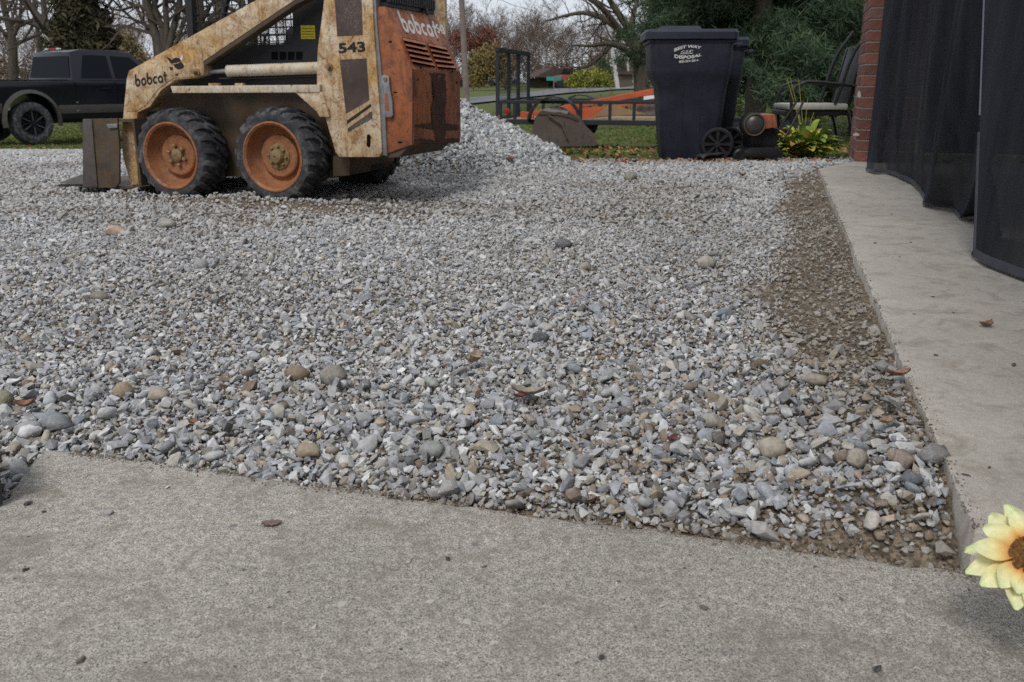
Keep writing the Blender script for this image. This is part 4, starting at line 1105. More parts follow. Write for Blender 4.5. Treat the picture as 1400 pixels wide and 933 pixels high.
eb = on_z(1333, 351, Z_PORCH + .012); vb_ = (eb.x - PA.x) * VX + (eb.y - PA.y) * VY
ub_ = (eb.x - PA.x) * UX + (eb.y - PA.y) * UY; u0_ = ub_
for _ in range(6):
    et = on_plane(1346, 0, HU(u0_, 0, 0), Vector((UX, UY, 0))); g0_ = (et.z - .112) / 2.308; u0_ = ub_ + (KU + .02 - ub_) * g0_
v0_ = (et.x - PA.x) * VX + (et.y - PA.y) * VY; vt_ = vb_ + (v0_ - vb_) / g0_
r2, e0, e1, vv2, nu2 = curtain('screen_curtain', [(1333, 351), (1345, 360), (1400, 381), (KU-.20, 1.0), (KU-.15, 0.2), (KU-.1, -.8)],
        vt_, -1.0, 6, .03, 'nearer black screen curtain with pale binding strip at the right frame edge', 2, gexp=1.0, top_u=KU + .02)
# pale binding along the far edge of the near curtain, from 40 cm up
lo_ = [v for v in e0 if v[2] < .55]; hi_ = [v for v in e0 if v[2] >= .50]
MB().tube(hi_, .0045, 6).build('binding_strip', M_ZIP, r2, smooth=60)
MB().tube(lo_, .007, 6).build('edge_tape', M_HEM, r2, smooth=60)
b_ = [Vector(v) for v in lo_]
# loose inner flap folded at the foot of the near curtain
fl = [on_z(1333, 347, Z_PORCH + .015), on_z(1352, 332, Z_PORCH + .015), on_z(1366, 320, Z_PORCH + .015)]
MB().tube(fl, .012, 8).build('inner_hem', M_HEM, r2, smooth=60)
fe = b_[-1]; fb = [fl[2], fl[2].lerp(fe, .3) + Vector((.02, .03, .03)), fl[2].lerp(fe, .65) + Vector((.01, .02, .03)), fe]
MB().tube(fb, .005, 6).build('inner_hem', M_HEM, r2, smooth=60)
MB().add([fl[0], fl[1], fl[2], fb[1], fb[2], fb[3], b_[len(b_) // 2]], [(0, 1, 2, 3, 4, 5, 6)]).build('inner_flap', M_MESH, r2, recalc=False)

# ---------------------------------------------------------------- artificial sunflower at the right edge
m = Mat('yellow_petal_fabric', .6, .2); tc = m.n('ShaderNodeAttribute'); tc.attribute_name = 'along'
c = m.ramp(tc.outputs['Fac'], [(.08, (.68, .30, .09)), (.26, (.80, .52, .18)), (.45, (.82, .74, .34)), (.8, (.80, .79, .46)), (1.0, (.66, .74, .40))])
c = m.mix(1.0, c, m.ramp(m.noise(120, 4, .6), [(.3, .85), (.7, 1.08)]), 'MULTIPLY'); m.color(c)
m.b.inputs['Subsurface Weight'].default_value = .15; m.b.inputs['Subsurface Radius'].default_value = (.01, .008, .004)
M_PET = m.m
m = Mat('brown_flower_disc', .95, .1); m.color(m.ramp(m.noise(220, 4, .7), [(.35, (.07, .03, .012)), (.6, (.22, .11, .035)), (.75, (.36, .20, .07))])); m.bump(m.noise(250, 3), 1, .003); M_DISC = m.m
M_STEM = flat_mat('green_plastic_stem', (.07, .14, .03), .5, .4)
t_f = .93; hc = C0 + ray(1413, 762) * t_f
axis = (C0 - hc).normalized() * .86 + Vector((-.10, .15, .45)); axis.normalize()
ax_x = axis.cross(Vector((0, 0, 1))).normalized(); ax_y = ax_x.cross(axis)
sf = empty('artificial_sunflower', hc, 0, 'yellow artificial sunflower cut off by the right frame edge', 'flower')
def petal(ang, L, W, tilt, tw, name='petal', off=0.0):
    n, mm = 10, 6; V = []; al = []
    for i in range(n + 1):
        t = i / n; wd = W * (math.sin(math.pi * min(.97, t * .88 + .10)) ** .75)
        for j in range(mm + 1):
            s = j / mm * 2 - 1
            r = .018 + L * t; up = L * (tilt * t - .45 * t * t * abs(tilt) ) + W * .35 * s * s * (1 - t * .5) + .0007 * math.sin(s * 14) + W * .12 * math.sin(t * 7 + ang * 3) * s
            lx = math.cos(ang) * r - math.sin(ang) * (wd * s + tw * t * t * L); ly = math.sin(ang) * r + math.cos(ang) * (wd * s + tw * t * t * L)
            V.append(ax_x * lx + ax_y * ly + axis * (up + off)); al.append(t)
    F = [(i*(mm+1)+j, i*(mm+1)+j+1, (i+1)*(mm+1)+j+1, (i+1)*(mm+1)+j) for i in range(n) for j in range(mm)]
    o = MB().add(V, F).build(name, M_PET, sf, smooth=180, recalc=False)
    at = o.data.attributes.new('along', 'FLOAT', 'POINT'); at.data.foreach_set('value', al)
rp = random.Random(12)
for k in range(13):
    petal(k * 2 * math.pi / 13 + rp.uniform(-.1, .1), .046 + rp.uniform(-.006, .006), .0125 + rp.uniform(-.002, .002), rp.uniform(-.25, .4), rp.uniform(-.3, .3), off=-.002)
for k in range(9):
    petal(k * 2 * math.pi / 9 + .3 + rp.uniform(-.12, .12), .034 + rp.uniform(-.004, .004), .012, rp.uniform(.3, .75), rp.uniform(-.25, .25), off=.003)
mb = MB(); V = []; n = 24
for i in range(9):
    for k in range(n):
        r = .0225 * (1 - i / 8 * .999); a = k * 2 * math.pi / n; h = .006 + .005 * (1 - (r / .0225) ** 2) + random.Random(i * 50 + k).uniform(0, .0018)
        V.append(ax_x * math.cos(a) * r + ax_y * math.sin(a) * r + axis * h)
mb.add(V, [(i*n+k, i*n+(k+1) % n, (i+1)*n+(k+1) % n, (i+1)*n+k) for i in range(8) for k in range(n)]).build('flower_disc', M_DISC, sf, smooth=60)
MB().tube([-axis * .002, -axis * .03 + Vector((.03, .0, -.02)), Vector((.16, .02, -.09)), Vector((.25, .02, -.16))], [.004, .003, .003, .003], 8).build('stem', M_STEM, sf, smooth=60)
pt_ = hc + Vector((.25, .02, 0)); 
pot = MB().lathe([(.001, .0), (.07, .0), (.10, .16), (.108, .16), (.108, .18), (.095, .18), (.09, .10), (.001, .10)], 28, 'z').build('flower_pot', flat_mat('terracotta', (.30, .12, .06), .8, .2), None, smooth=35)
pot.location = (pt_.x, pt_.y, Z_PORCH + .001) if porch_d(pt_.x, pt_.y) > .0 and near_d(pt_.x, pt_.y) > .0 else (pt_.x, pt_.y, Z_NEAR + .001)
tag(pot, 'round terracotta pot holding the artificial sunflower stem', 'pot')
# dark tub edge at the left
q = on_z(5, 692, Z_NEAR)
tub = MB(); tub.hexa([(-.30, 0, 0), (0, 0, 0), (0, .16, 0), (-.30, .16, 0), (-.31, -.01, .075), (.004, -.01, .075), (.004, .17, .075), (-.31, .17, .075)])
tub.add([(-.31, -.014, .076), (.008, -.014, .076), (.008, .174, .076), (-.31, .174, .076), (-.31, -.014, .086), (.008, -.014, .086), (.008, .174, .086), (-.31, .174, .086)], [(0,3,2,1),(4,5,6,7),(0,1,5,4),(1,2,6,5),(2,3,7,6),(3,0,4,7)])
tb = tub.build('plastic_tub', flat_mat('dark_grey_plastic', (.04, .042, .045), .5, .4), None, bevel=.003)
tb.location = (q.x, q.y, Z_NEAR + .002); tb.rotation_euler = (0, 0, math.atan2(-q.x, q.y) + .03)
tag(tb, 'dark grey plastic tub corner at the left frame edge', 'tub')

# ---------------------------------------------------------------- wheeled bins
M_BIN = flat_mat('dark_blue_grey_plastic', (.018, .021, .034), .5, .4, var=.45, scale=5)
M_BINW = flat_mat('black_wheel_plastic', (.018, .018, .02), .6, .35)
def make_bin(loc, rz, label):
    root = empty('wheeled_bin', loc, rz, label, 'bin', 'wheeled rubbish bins')
    W, n = .60, 40
    # body: rounded-rect sections, x depth (wheels at +x), y width
    secs = [(0.0, -.24, .235, .48), (.03, -.26, .255, .50), (.55, -.31, .29, .56), (.66, -.325, .30, .585), (.76, -.385, .31, .66), (.80, -.395, .315, .67), (1.04, -.41, .33, .68)]
    V = []
    def rr_(x0, x1, w, rad=.06, k=6):
        P_ = []
        for cx, cy, a0 in ((x1-rad, w/2-rad, 0), (x0+rad, w/2-rad, 90), (x0+rad, -w/2+rad, 180), (x1-rad, -w/2+rad, 270)):
            for i in range(k + 1):
                a = math.radians(a0 + 90 * i / k); P_.append((cx + rad * math.cos(a), cy + rad * math.sin(a)))
        return P_
    m_ = None
    for z, x0, x1, w in secs:
        R_ = rr_(x0, x1, w); m_ = len(R_); V += [(x, y, z) for x, y in R_]
    F = [(j*m_+i, j*m_+(i+1) % m_, (j+1)*m_+(i+1) % m_, (j+1)*m_+i) for j in range(len(secs)-1) for i in range(m_)] + [tuple(range(m_-1, -1, -1)), tuple((len(secs)-1)*m_+i for i in range(m_))]
    body = MB().add(V, F).build('bin_body', M_BIN, root, smooth=32)
    for x in (-.10, .06): # moulded ribs
        for sy in (-1, 1):
            MB().hexa([(x-.006, sy*.245, .04), (x+.006, sy*.245, .04), (x+.006, sy*.254, .04), (x-.006, sy*.254, .04), (x-.012, sy*.29, .66), (x+.0, sy*.29, .66), (x+.0, sy*.301, .66), (x-.012, sy*.301, .66)]).build('moulded_rib', M_BIN, body)
    MB().box(-.425, .345, -.345, .345, 1.025, 1.06).build('rim', M_BIN, root, bevel=.010)
    # lid with raised front dome
    V = []; L_ = [(1.062, -.46, .36, .74), (1.10, -.46, .36, .74), (1.125, -.44, .34, .70)]
    for z, x0, x1, w in L_: V += [(x, y, z + .02 * (0 if z < 1.08 else 1) * 1) for x, y in rr_(x0, x1, w, .05)]
    F = [(j*m_+i, j*m_+(i+1) % m_, (j+1)*m_+(i+1) % m_, (j+1)*m_+i) for j in range(2) for i in range(m_)] + [tuple(range(m_-1, -1, -1)), tuple(2*m_+i for i in range(m_))]
    lid = MB().add(V, F).build('lid', M_BIN, root, smooth=32)
    MB().hexa([(-.36, -.26, 1.146), (.05, -.26, 1.146), (.05, .26, 1.146), (-.36, .26, 1.146), (-.30, -.22, 1.178), (.03, -.22, 1.178), (.03, .22, 1.178), (-.30, .22, 1.178)]).build('lid_dome', M_BIN, lid, bevel=.01)
    for sy in (-1, 1):
        MB().box(-.34, -.325, sy*.338 - .004, sy*.338 + .004, .93, 1.02).build('catch', M_BINW, body)
    # handle bar at the back
    MB().tube([(.33, -.26, .98), (.40, -.25, 1.02), (.40, .25, 1.02), (.33, .26, .98)], .018, 10).build('handle_bar', M_BIN, root, smooth=50)
    MB().tube([(.235, -.30, .15), (.235, .30, .15)], .012, 8).build('axle', M_BINW, root, smooth=50)
    for sy in (-1, 1):
        w = empty('wheel'); w.parent = root; w.location = (.235, sy * .30, .15)
        MB().lathe([(.128, -.022), (.142, -.020), (.150, -.010), (.150, .010), (.142, .020), (.128, .022)], 32, close=True).build('tyre', M_BINW, w, smooth=40)
        MB().lathe([(.128, -.018), (.118, -.018), (.118, .018), (.128, .018)], 32, close=True).build('rim', M_BINW, w, smooth=40)
        MB().lathe([(.001, -.022), (.028, -.022), (.030, .022), (.001, .022)], 20).build('hub', M_BINW, w, smooth=40)
        MB().lathe([(.118, -.004), (.02, -.004), (.02, .004), (.118, .004)], 32, close=True).build('web', M_VOID, w)
        for k in range(8):
            a = k * math.pi / 4
            MB().hexa([(math.cos(a-.28)*.03, -.014, math.sin(a-.28)*.03), (math.cos(a+.28)*.03, -.014, math.sin(a+.28)*.03), (math.cos(a+.28)*.03, .014, math.sin(a+.28)*.03), (math.cos(a-.28)*.03, .014, math.sin(a-.28)*.03),
                       (math.cos(a-.14)*.119, -.014, math.sin(a-.14)*.119), (math.cos(a+.14)*.119, -.014, math.sin(a+.14)*.119), (math.cos(a+.14)*.119, .014, math.sin(a+.14)*.119), (math.cos(a-.14)*.119, .014, math.sin(a-.14)*.119)]).build('spoke', M_BINW, w)
    return root
bc = on_z(950, 216, .0); zb_ = gzf(bc.x, bc.y + .25)
BRZ = math.radians(-4)
bin1 = make_bin((bc.x - .02, bc.y + .30, zb_), BRZ, 'dark rubbish bin with white printed lettering on its side')
bin2 = make_bin((bc.x + .30, bc.y + 1.10, zb_ - .03), BRZ - .05, 'dark rubbish bin half hidden behind the lettered one')
inv1 = (Matrix.Translation(bin1.location) @ Matrix.Rotation(BRZ, 4, 'Z')).inverted()
nb_ = Vector((math.sin(BRZ), -math.cos(BRZ), 0)); 
pb0 = Matrix.Translation(bin1.location) @ Matrix.Rotation(BRZ, 4, 'Z') @ Vector((0, -.342, .9))
tolb = lambda w: inv1 @ w
def zb2(x, y): return (905 + x / 18.66, y / 18.66 + 50)
print_font('print_line', 'BEST WAY', [zb2(312, 312), zb2(1020, 262), zb2(985, 330), zb2(318, 395)], pb0, nb_, M_INKW, bin1, tolb, .035, arc=3.6)
print_font('print_line', 'DISPOSAL', [zb2(322, 455), zb2(1022, 420), zb2(1000, 500), zb2(320, 548)], pb0, nb_, M_INKW, bin1, tolb, .035, arc=-2.6)
print_font('print_line', 'OF', [zb2(500, 365), zb2(800, 345), zb2(790, 400), zb2(490, 412)], pb0, nb_, M_INKW, bin1, tolb, .0)
print_font('print_line', 'INDIANA', [zb2(480, 420), zb2(800, 405), zb2(790, 445), zb2(475, 462)], pb0, nb_, M_INKW, bin1, tolb, .01)
print_font('print_line', '800-354-5814', [zb2(440, 615), zb2(925, 580), zb2(928, 635), zb2(440, 680)], pb0, nb_, M_INKW, bin1, tolb, .02)

# ---------------------------------------------------------------- lawn mower, chair, hosta, edging
M_MOW = painted('faded_red_orange_shroud', (.40, .12, .06), (.34, .13, .08), (.16, .07, .04), .3, .5, scale=8)
M_BLK = flat_mat('black_steel', (.014, .014, .015), .45, .4)
M_DISCG = flat_mat('dusty_grey_cover', (.085, .08, .075), .4, .4, .5)
mc = on_z(1040, 212, .0); M0 = Vector((mc.x * 8.1 / mc.y, 8.1, gzf(mc.x, 8.1)))
def Mp(px, py, dy=0.0):
    q_ = on_y(px, py, M0.y + dy); return q_ - M0
mow = empty('lawn_mower', M0, 0, 'old lawn mower with orange shroud between bin and chair', 'lawn mower')
mb = MB().prism([(-.20, .04), (-.19, .10), (-.12, .13), (.10, .13), (.16, .09), (.17, .04)], -.16, .26); mb.build('deck', M_BLK, mow, bevel=.02, smooth=40)
MB().box(-.13, .12, -.10, .20, .125, .30).build('engine_block', M_BLK, mow, bevel=.03, smooth=40)
q_ = Mp(1032, 171, -.20)
eng = MB().lathe([(.001, 0), (.09, .0), (.105, .02), (.105, .12), (.09, .16), (.001, .16)], 28, 'y', (q_.x, q_.y + .012, q_.z)).build('engine', M_BLK, mow, smooth=35)
MB().lathe([(.001, -.022), (.03, -.020), (.058, -.012), (.080, .004), (.086, .012)], 28, 'y', (q_.x, q_.y, q_.z)).build('round_cover', M_DISCG, mow, smooth=60)
MB().lathe([(.084, .004), (.090, -.006), (.094, -.004), (.094, .014)], 28, 'y', (q_.x, q_.y, q_.z)).build('cover_ring', flat_mat('tan_ring', (.13, .09, .055), .7, .3), mow, smooth=60)
tl_ = Mp(1036, 157, -.15); tr_ = Mp(1058, 156, -.15); br_ = Mp(1062, 174, -.15); bl_ = Mp(1043, 177, -.15)
mb = MB().prism([(tl_.x - .01, tl_.z), (tr_.x, tr_.z), (tr_.x + .025, (tr_.z + br_.z) / 2), (br_.x, br_.z), (bl_.x, bl_.z), (bl_.x - .01, bl_.z + .07)], -.17, .12); mb.build('shroud', M_MOW, mow, bevel=.012, smooth=40)
for (px, dy) in ((1012, -.13), (1056, -.13), (1016, .24), (1060, .24)):
    w = Mp(px, 200, dy); MB().lathe([(.001, -.02), (.045, -.025), (.058, -.015), (.058, .02), (.001, .025)], 22, 'y', (w.x, w.y, .058)).build('wheel', M_BLK, mow, smooth=40)
MB().tube([(.16, -.10, .18), (.26, -.06, .36), (.36, .05, .52)], .011, 8).build('handle', M_BLK, mow, smooth=60)
MB().tube([(.16, .20, .18), (.26, .22, .36), (.36, .24, .52)], .011, 8).build('handle', M_BLK, mow, smooth=60)
# chair (faces left), partly behind the pier
M_CUSH = flat_mat('beige_cushion', (.42, .40, .35), .9, .15, var=.12, scale=14)
CY0 = 8.9
def Cp(px, py, dy=0.0): return on_y(px, py, CY0 + dy)
gzc = gzf(3.0, CY0)
def chair(dx, dy, label, cush=True):
    root = empty('patio_chair', (Cp(1100, 215).x, CY0, gzc), 0, label, 'chair')
    O = Vector((Cp(1100, 215).x, CY0, gzc))
    def c(px, py, d=0.0): return Cp(px, py, d) - O
    for d, nm in ((0.0, 'a'), (.45, 'b')):
        def k(q): v = c(*q[:2]); return Vector((v.x, d, v.z))
        arm_ = [k((1069, 150)), k((1070, 132)), k((1076, 118)), k((1090, 112)), k((1110, 113)), k((1150, 117)), k((1172, 121))]
        MB().tube(arm_, .017, 10).build('arm_rest', M_BLK, root, smooth=60)
        MB().tube([k((1069, 150)), k((1071, 180)), k((1068, 208))], .016, 8).build('leg', M_BLK, root, smooth=60)
        MB().tube([k((1129, 142)), k((1138, 118)), k((1147, 90)), k((1156, 70)), k((1166, 56)), k((1178, 40))], .018, 10).build('back_post', M_BLK, root, smooth=60)
        MB().tube([k((1146, 150)), k((1151, 175)), k((1157, 208))], .016, 8).build('leg', M_BLK, root, smooth=60)
    a = c(1062, 150); b = c(1147, 152)
    MB().box(a.x, b.x, .02, .50, a.z - .06, a.z - .01).build('seat_frame', M_BLK, root, bevel=.01)
    MB().box(a.x + .02, b.x - .0, .0, .52, a.z - .005, a.z + .055).build('seat_cushion', M_CUSH, root, bevel=.024, smooth=50)
    bt = c(1147, 142); bt2 = c(1166, 62)
    MB().hexa([(bt.x, .03, bt.z), (bt.x + .05, .03, bt.z), (bt.x + .05, .49, bt.z), (bt.x, .49, bt.z), (bt2.x + .02, .03, bt2.z), (bt2.x + .07, .03, bt2.z), (bt2.x + .07, .49, bt2.z), (bt2.x + .02, .49, bt2.z)]).build('back_sling', M_BLK, root, bevel=.018, smooth=50)
    for i in range(2):
        y = .16 + i * .16
        MB().bar((bt.x - .05, y, bt.z + .02), (bt2.x - .02, y, bt2.z - .02), .012, .006, (0, 1, 0)).build('back_strap', M_BLK, root)
    root.location = O + Vector((dx, dy, 0)); return root
chair(.09, 0, 'black patio chair with beige cushions partly behind the brick pier')
# hosta
def leafy(name, base, n, L, spread, cols, label, cat, seed=0, stalks=0, width=.075):
    root = empty(name, base, 0, label, cat); r = random.Random(seed)
    mats = []
    for i, c in enumerate(cols):
        mm = Mat('hosta_leaf', .55, .3); mm.color(mm.ramp(mm.noise(9, 4, .6), [(.3, tuple(x*.7 for x in c)), (.7, tuple(min(1, x*1.2) for x in c))])); mats.append(mm.m)
    for k in range(n):
        a = r.uniform(0, 6.283); l = L * r.uniform(.6, 1.05); out = spread * r.uniform(.25, 1.0); rise = r.uniform(.5, 1.0) * (1.25 - out / spread * .7)
        V = []; seg = 8; w0 = l * width * r.uniform(.7, 1.3)
        k_dr = r.uniform(.7, 1.15)
        for i in range(seg + 1):
            t = i / seg; rad = out * l * (t ** .9) * 1.1; z = l * (rise * 1.15 * t - .62 * rise * t ** 2.6 * k_dr) * .85
            w = w0 * math.sin(math.pi * min(.98, max(.04, (t - .15) * 1.15))) ** .8 if t > .15 else w0 * .15
            for j in (-1, -.5, 0, .5, 1):
                V.append((math.cos(a) * rad - math.sin(a) * w * j, math.sin(a) * rad + math.cos(a) * w * j, z + abs(j) * w * .45 + .004 * math.sin(t * 20 + j)))
        F = [(i*5+j, i*5+j+1, (i+1)*5+j+1, (i+1)*5+j) for i in range(seg) for j in range(4)]
        MB().add(V, F).build('leaf', mats[r.randrange(len(mats))], root, smooth=180, recalc=False)
    for k in range(stalks):
        a = r.uniform(0, 6.28); h = r.uniform(.35, .75); lx = r.uniform(-.25, .15)
        MB().tube([(0, 0, .05), (lx * .3, .02, h * .5), (lx, .03, h)], [.003, .0025, .002], 4).build('stalk', mats[0], root)
    return root
hp = on_z(1108, 212, .02)
leafy('hosta_plant', (hp.x, hp.y + .22, gzf(hp.x, hp.y) - .01), 330, .60, .66, [(.46, .44, .06), (.30, .38, .06), (.20, .30, .06), (.52, .45, .09), (.14, .24, .06), (.40, .26, .08)], 'yellowing green hosta beside the brick pier', 'plant', 4, 7)
# black plastic edging sheet in front of the bin
V = []; nx_, ny_ = 26, 5
eA = on_ground(957, 222); eB = on_ground(1050, 213)
for i in range(nx_):
    t = i / (nx_ - 1); c = Vector((eA.x, eA.y)).lerp(Vector((eB.x, eB.y)), t)
    for j in range(ny_):
        s = j / (ny_ - 1); x = c.x; y = c.y - .10 + s * .30 + .02 * math.sin(t * 9)
        V.append((x, y, gzf(x, y) + .030 + .030 * math.sin(t * 7.5 + s) * (1 - s * .4) + .012 * math.sin(t * 23 + s * 5)))
sh = MB().add(V, [(i*ny_+j, i*ny_+j+1, (i+1)*ny_+j+1, (i+1)*ny_+j) for i in range(nx_-1) for j in range(ny_-1)])
so = sh.build('plastic_sheet', flat_mat('dusty_black_plastic', (.05, .05, .053), .6, .35, var=.4, scale=20), smooth=60)
sm = so.modifiers.new('thickness', 'SOLIDIFY'); sm.thickness = .02; sm.offset = 0
tag(so, 'crumpled black plastic sheet lying at the foot of the bin', 'plastic sheet')
# ---------------------------------------------------------------- pickup truck
TH = math.radians(55)
tw0 = on_y(50, 191, 19.3); tz = gzf(tw0.x, tw0.y)
print('truck ground', tz, tw0)
M_TRK = flat_mat('black_truck_paint', (.008, .009, .015), .18, .4, var=.1)
M_TRL0 = flat_mat('dark_wheel_grey', (.06, .06, .06), .4, .4)
M_TRKB = flat_mat('brown_lower_trim', (.060, .052, .046), .45, .4, var=.15)
M_FLR = flat_mat('grey_brown_flare', (.06, .056, .048), .45, .35, var=.15)
M_GLASS = Mat('tinted_glass', .12, .03); M_GLASS.color((.012, .014, .018)); M_GLASS = M_GLASS.m
M_CHR = flat_mat('chrome', (.55, .55, .56), .2, .5, 1.0, var=.05)
M_RED = flat_mat('red_lens', (.30, .012, .012), .4, .4, var=.1)
M_WHT = flat_mat('white_paint', (.75, .75, .73), .5, .4, var=.05)
truck = empty('pickup_truck', (tw0.x, tw0.y, tz), TH, 'black lifted crew cab pickup parked on the lawn at left', 'pickup truck')
# local: x forward, right side (toward the camera) is -y ; rear axle at x=0, near wheel face at y=0
W_ = 2.0
def side_prism(pts, y0, y1, name, mat, parent=truck, bevel=.02, smooth=35): return MB().prism(pts, y0, y1).build(name, mat, parent, bevel=bevel, smooth=smooth)
R_w = .44
def arch(cx, r, n=10, z0=.70): # wheel-arch cut points, right to left handled by caller
    return [(cx + r * math.cos(a), .50 + r * math.sin(a)) for a in [math.pi * k / n for k in range(n + 1)]]
low = [(-1.15, .62), (-1.15, 1.28), (1.02, 1.30), (1.02, 1.26), (3.35, 1.25), (4.75, 1.18), (4.95, 1.0), (4.95, .62)]
A1 = arch(3.75, .56); A0 = arch(0, .56)
body_pts = [(-1.15, .58), (-1.15, 1.30), (.98, 1.32), (3.3, 1.30), (4.75, 1.20), (4.98, 1.0), (4.98, .58)] + A1 + A0
side_prism(body_pts, .03, W_ - .03, 'body', M_TRK, bevel=.05)
# inner bed recess rim
MB().box(-1.10, .92, .10, W_ - .10, 1.322, 1.34).build('bed_cover', M_TRK, truck, bevel=.01)
# cab greenhouse, tapered in at the top
cb = [(1.0, 1.30), (3.25, 1.30), (2.60, 1.93), (2.25, 1.985), (1.35, 1.985), (1.12, 1.93)]
V = []
for x, z in cb:
    k = (z - 1.30) / .69; V.append((x, .05 + .20 * k, z))
for x, z in cb:
    k = (z - 1.30) / .69; V.append((x, W_ - .05 - .20 * k, z))
n = 6
MB().add(V, [tuple(range(n)), tuple(range(2*n-1, n-1, -1))] + [(i, i+n, (i+1) % n + n, (i+1) % n) for i in range(n)]).build('cab', M_TRK, truck, bevel=.03, smooth=40)
def gl(pts, name='side_window', mat=M_GLASS, off=.012, far=False):
    q_ = []
    for x, z in pts:
        k = (z - 1.30) / .69; y = .05 + .20 * k - off; q_.append((x, y if not far else W_ - y, z))
    return MB().add(q_, [tuple(range(len(q_)))]).build(name, mat, truck, recalc=False)
for far in (False, True):
    gl([(1.22, 1.37), (1.95, 1.37), (1.95, 1.86), (1.62, 1.87), (1.40, 1.86)], far=far); gl([(2.05, 1.37), (3.02, 1.37), (2.52, 1.84), (2.05, 1.86)], far=far)
# rear cab window spans most of the cab width
V = [(.99 + (z - 1.30) * .18, .12 + .18 * (z - 1.30) / .69 if s < 0 else W_ - .12 - .18 * (z - 1.30) / .69, z) for s, z in ((-1, 1.38), (1, 1.38), (1, 1.84), (-1, 1.84))]
MB().add(V, [(0, 1, 2, 3)]).build('rear_window', M_GLASS, truck, recalc=False)
MB().box(1.15, 1.20, .85, 1.15, 1.985, 2.02).build('brake_light', M_RED, truck, bevel=.005)
for y in (.70, 1.18): MB().box(1.15, 1.20, y, y + .12, 1.987, 2.015).build('cargo_light', M_WHT, truck, bevel=.005)
for y in (.035, ):
    side_prism([(.60, .62), (3.14, .62), (3.14, .80), (.60, .80)], .012, .04, 'rocker_trim', M_TRKB, bevel=.008)
    side_prism([(-1.15, .66), (-.60, .66), (-.60, .86), (-1.15, .86)], .012, .04, 'rocker_trim', M_TRKB, bevel=.008)
    side_prism([(.60, .50), (3.14, .50), (3.14, .618), (.60, .618)], .10, .2, 'running_board', M_TRKB, bevel=.008)
for cx in (0, 3.75):
    ins = [(cx + .56 * math.cos(a), .50 + .56 * math.sin(a)) for a in [math.pi * (k / 14) for k in range(-1, 16)]]
    outs = [(cx + .64 * math.cos(a), .50 + .635 * math.sin(a)) for a in [math.pi * (k / 14) for k in range(-1, 16)]]
    mb = MB()
    for k in range(len(ins) - 1):
        a, b, c, d = ins[k], ins[k+1], outs[k+1], outs[k]
        mb.hexa([(a[0], -.03, a[1]), (b[0], -.03, b[1]), (c[0], .015, c[1]), (d[0], .015, d[1]), (a[0], .06, a[1]), (b[0], .06, b[1]), (c[0], .06, c[1]), (d[0], .06, d[1])])
    mb.build('fender_flare', M_FLR, truck, smooth=50)
for cx in (0, 3.75):
    for far in (0, 1):
        w = empty('wheel'); w.parent = truck; w.location = (cx, .0 if not far else W_, R_w)
        if far: w.rotation_euler = (0, 0, math.pi)
        MB().lathe([(.27, .01), (.30, -.005), (.38, -.01), (.425, .01), (.44, .05), (.44, .25), (.42, .30), (.30, .31), (.27, .30)], 36).build('tyre', M_RUBBER, w, smooth=40)
        MB().lathe([(.27, .012), (.265, .0), (.25, .01), (.245, .10), (.001, .12)], 32).build('rim', M_TRK, w, smooth=40)
        for k in range(12):
            a = k * math.pi / 6
            MB().bar((math.cos(a) * .05, .03, math.sin(a) * .05), (math.cos(a + .06) * .245, .015, math.sin(a + .06) * .245), .022, .03, (0, 1, 0)).build('spoke', M_TRL0 if k % 2 else M_TRK, w)
        MB().lathe([(.06, .0), (.055, -.01), (.001, -.012)], 16).build('hub', M_TRK, w, smooth=40)
for x in (1.95, 3.0): MB().box(x - .30, x - .12, .008, .03, 1.13, 1.16).build('door_handle', M_TRK, truck, bevel=.006)
for x in (1.03, 2.0, 3.12): MB().box(x - .006, x + .006, .026, .031, .64, 1.29).build('door_seam', M_VOID, truck)
for z in (.66, .84): MB().box(.99, 1.05, .002, .012, z, z + .035).build('trim_clip', M_CHR, truck)
MB().box(-1.165, -1.0, .026, .10, .98, 1.28).build('tail_light', M_RED, truck, bevel=.01)
MB().box(-1.40, -1.16, .05, W_ - .05, .55, .78).build('bumper', M_CHR, truck, bevel=.03)
MB().box(-1.158, -1.152, .12, W_ - .12, .82, 1.26).build('tailgate', M_TRK, truck, bevel=.01)
MB().box(-.9, 4.6, .55, 1.45, .40, .58).build('chassis', M_BLK, truck)
MB().box(2.72, 2.86, -.22, -.04, 1.34, 1.58).build('wing_mirror', M_TRK, truck, bevel=.02)

# ---------------------------------------------------------------- utility trailer with gate
M_TRL = flat_mat('black_trailer_paint', (.018, .02, .026), .5, .4, var=.3)
M_WOOD = flat_mat('weathered_deck_wood', (.33, .25, .15), .85, .2, var=.25, scale=9)
tA = on_y(683, 168, 14.5); tg = gzf(tA.x + 1.2, 14.4)
D2 = Vector((.972, -.235)); RZT = math.atan2(D2.y, D2.x)
TZ = -.345
trail = empty('utility_trailer', (tA.x, tA.y, TZ), RZT, 'black open utility trailer with its ramp gate standing up', 'trailer')
iT = (Matrix.Translation(trail.location) @ Matrix.Rotation(RZT, 4, 'Z')).inverted()
nT = Vector((D2.y, -D2.x, 0)); nT = nT if nT.y < 0 else -nT
def T(px, py, d=0.0): # point on the near side plane pushed d metres back
    return iT @ on_plane(px, py, Vector(trail.location) - nT * d, nT)
zr = T(800, 140).z; zd = T(800, 164).z; zdb = T(800, 171).z
TW = 2.25; TLx = T(912, 150).x + .9
print('trailer rail z', zr, 'deck', zd, zdb, 'len', TLx)
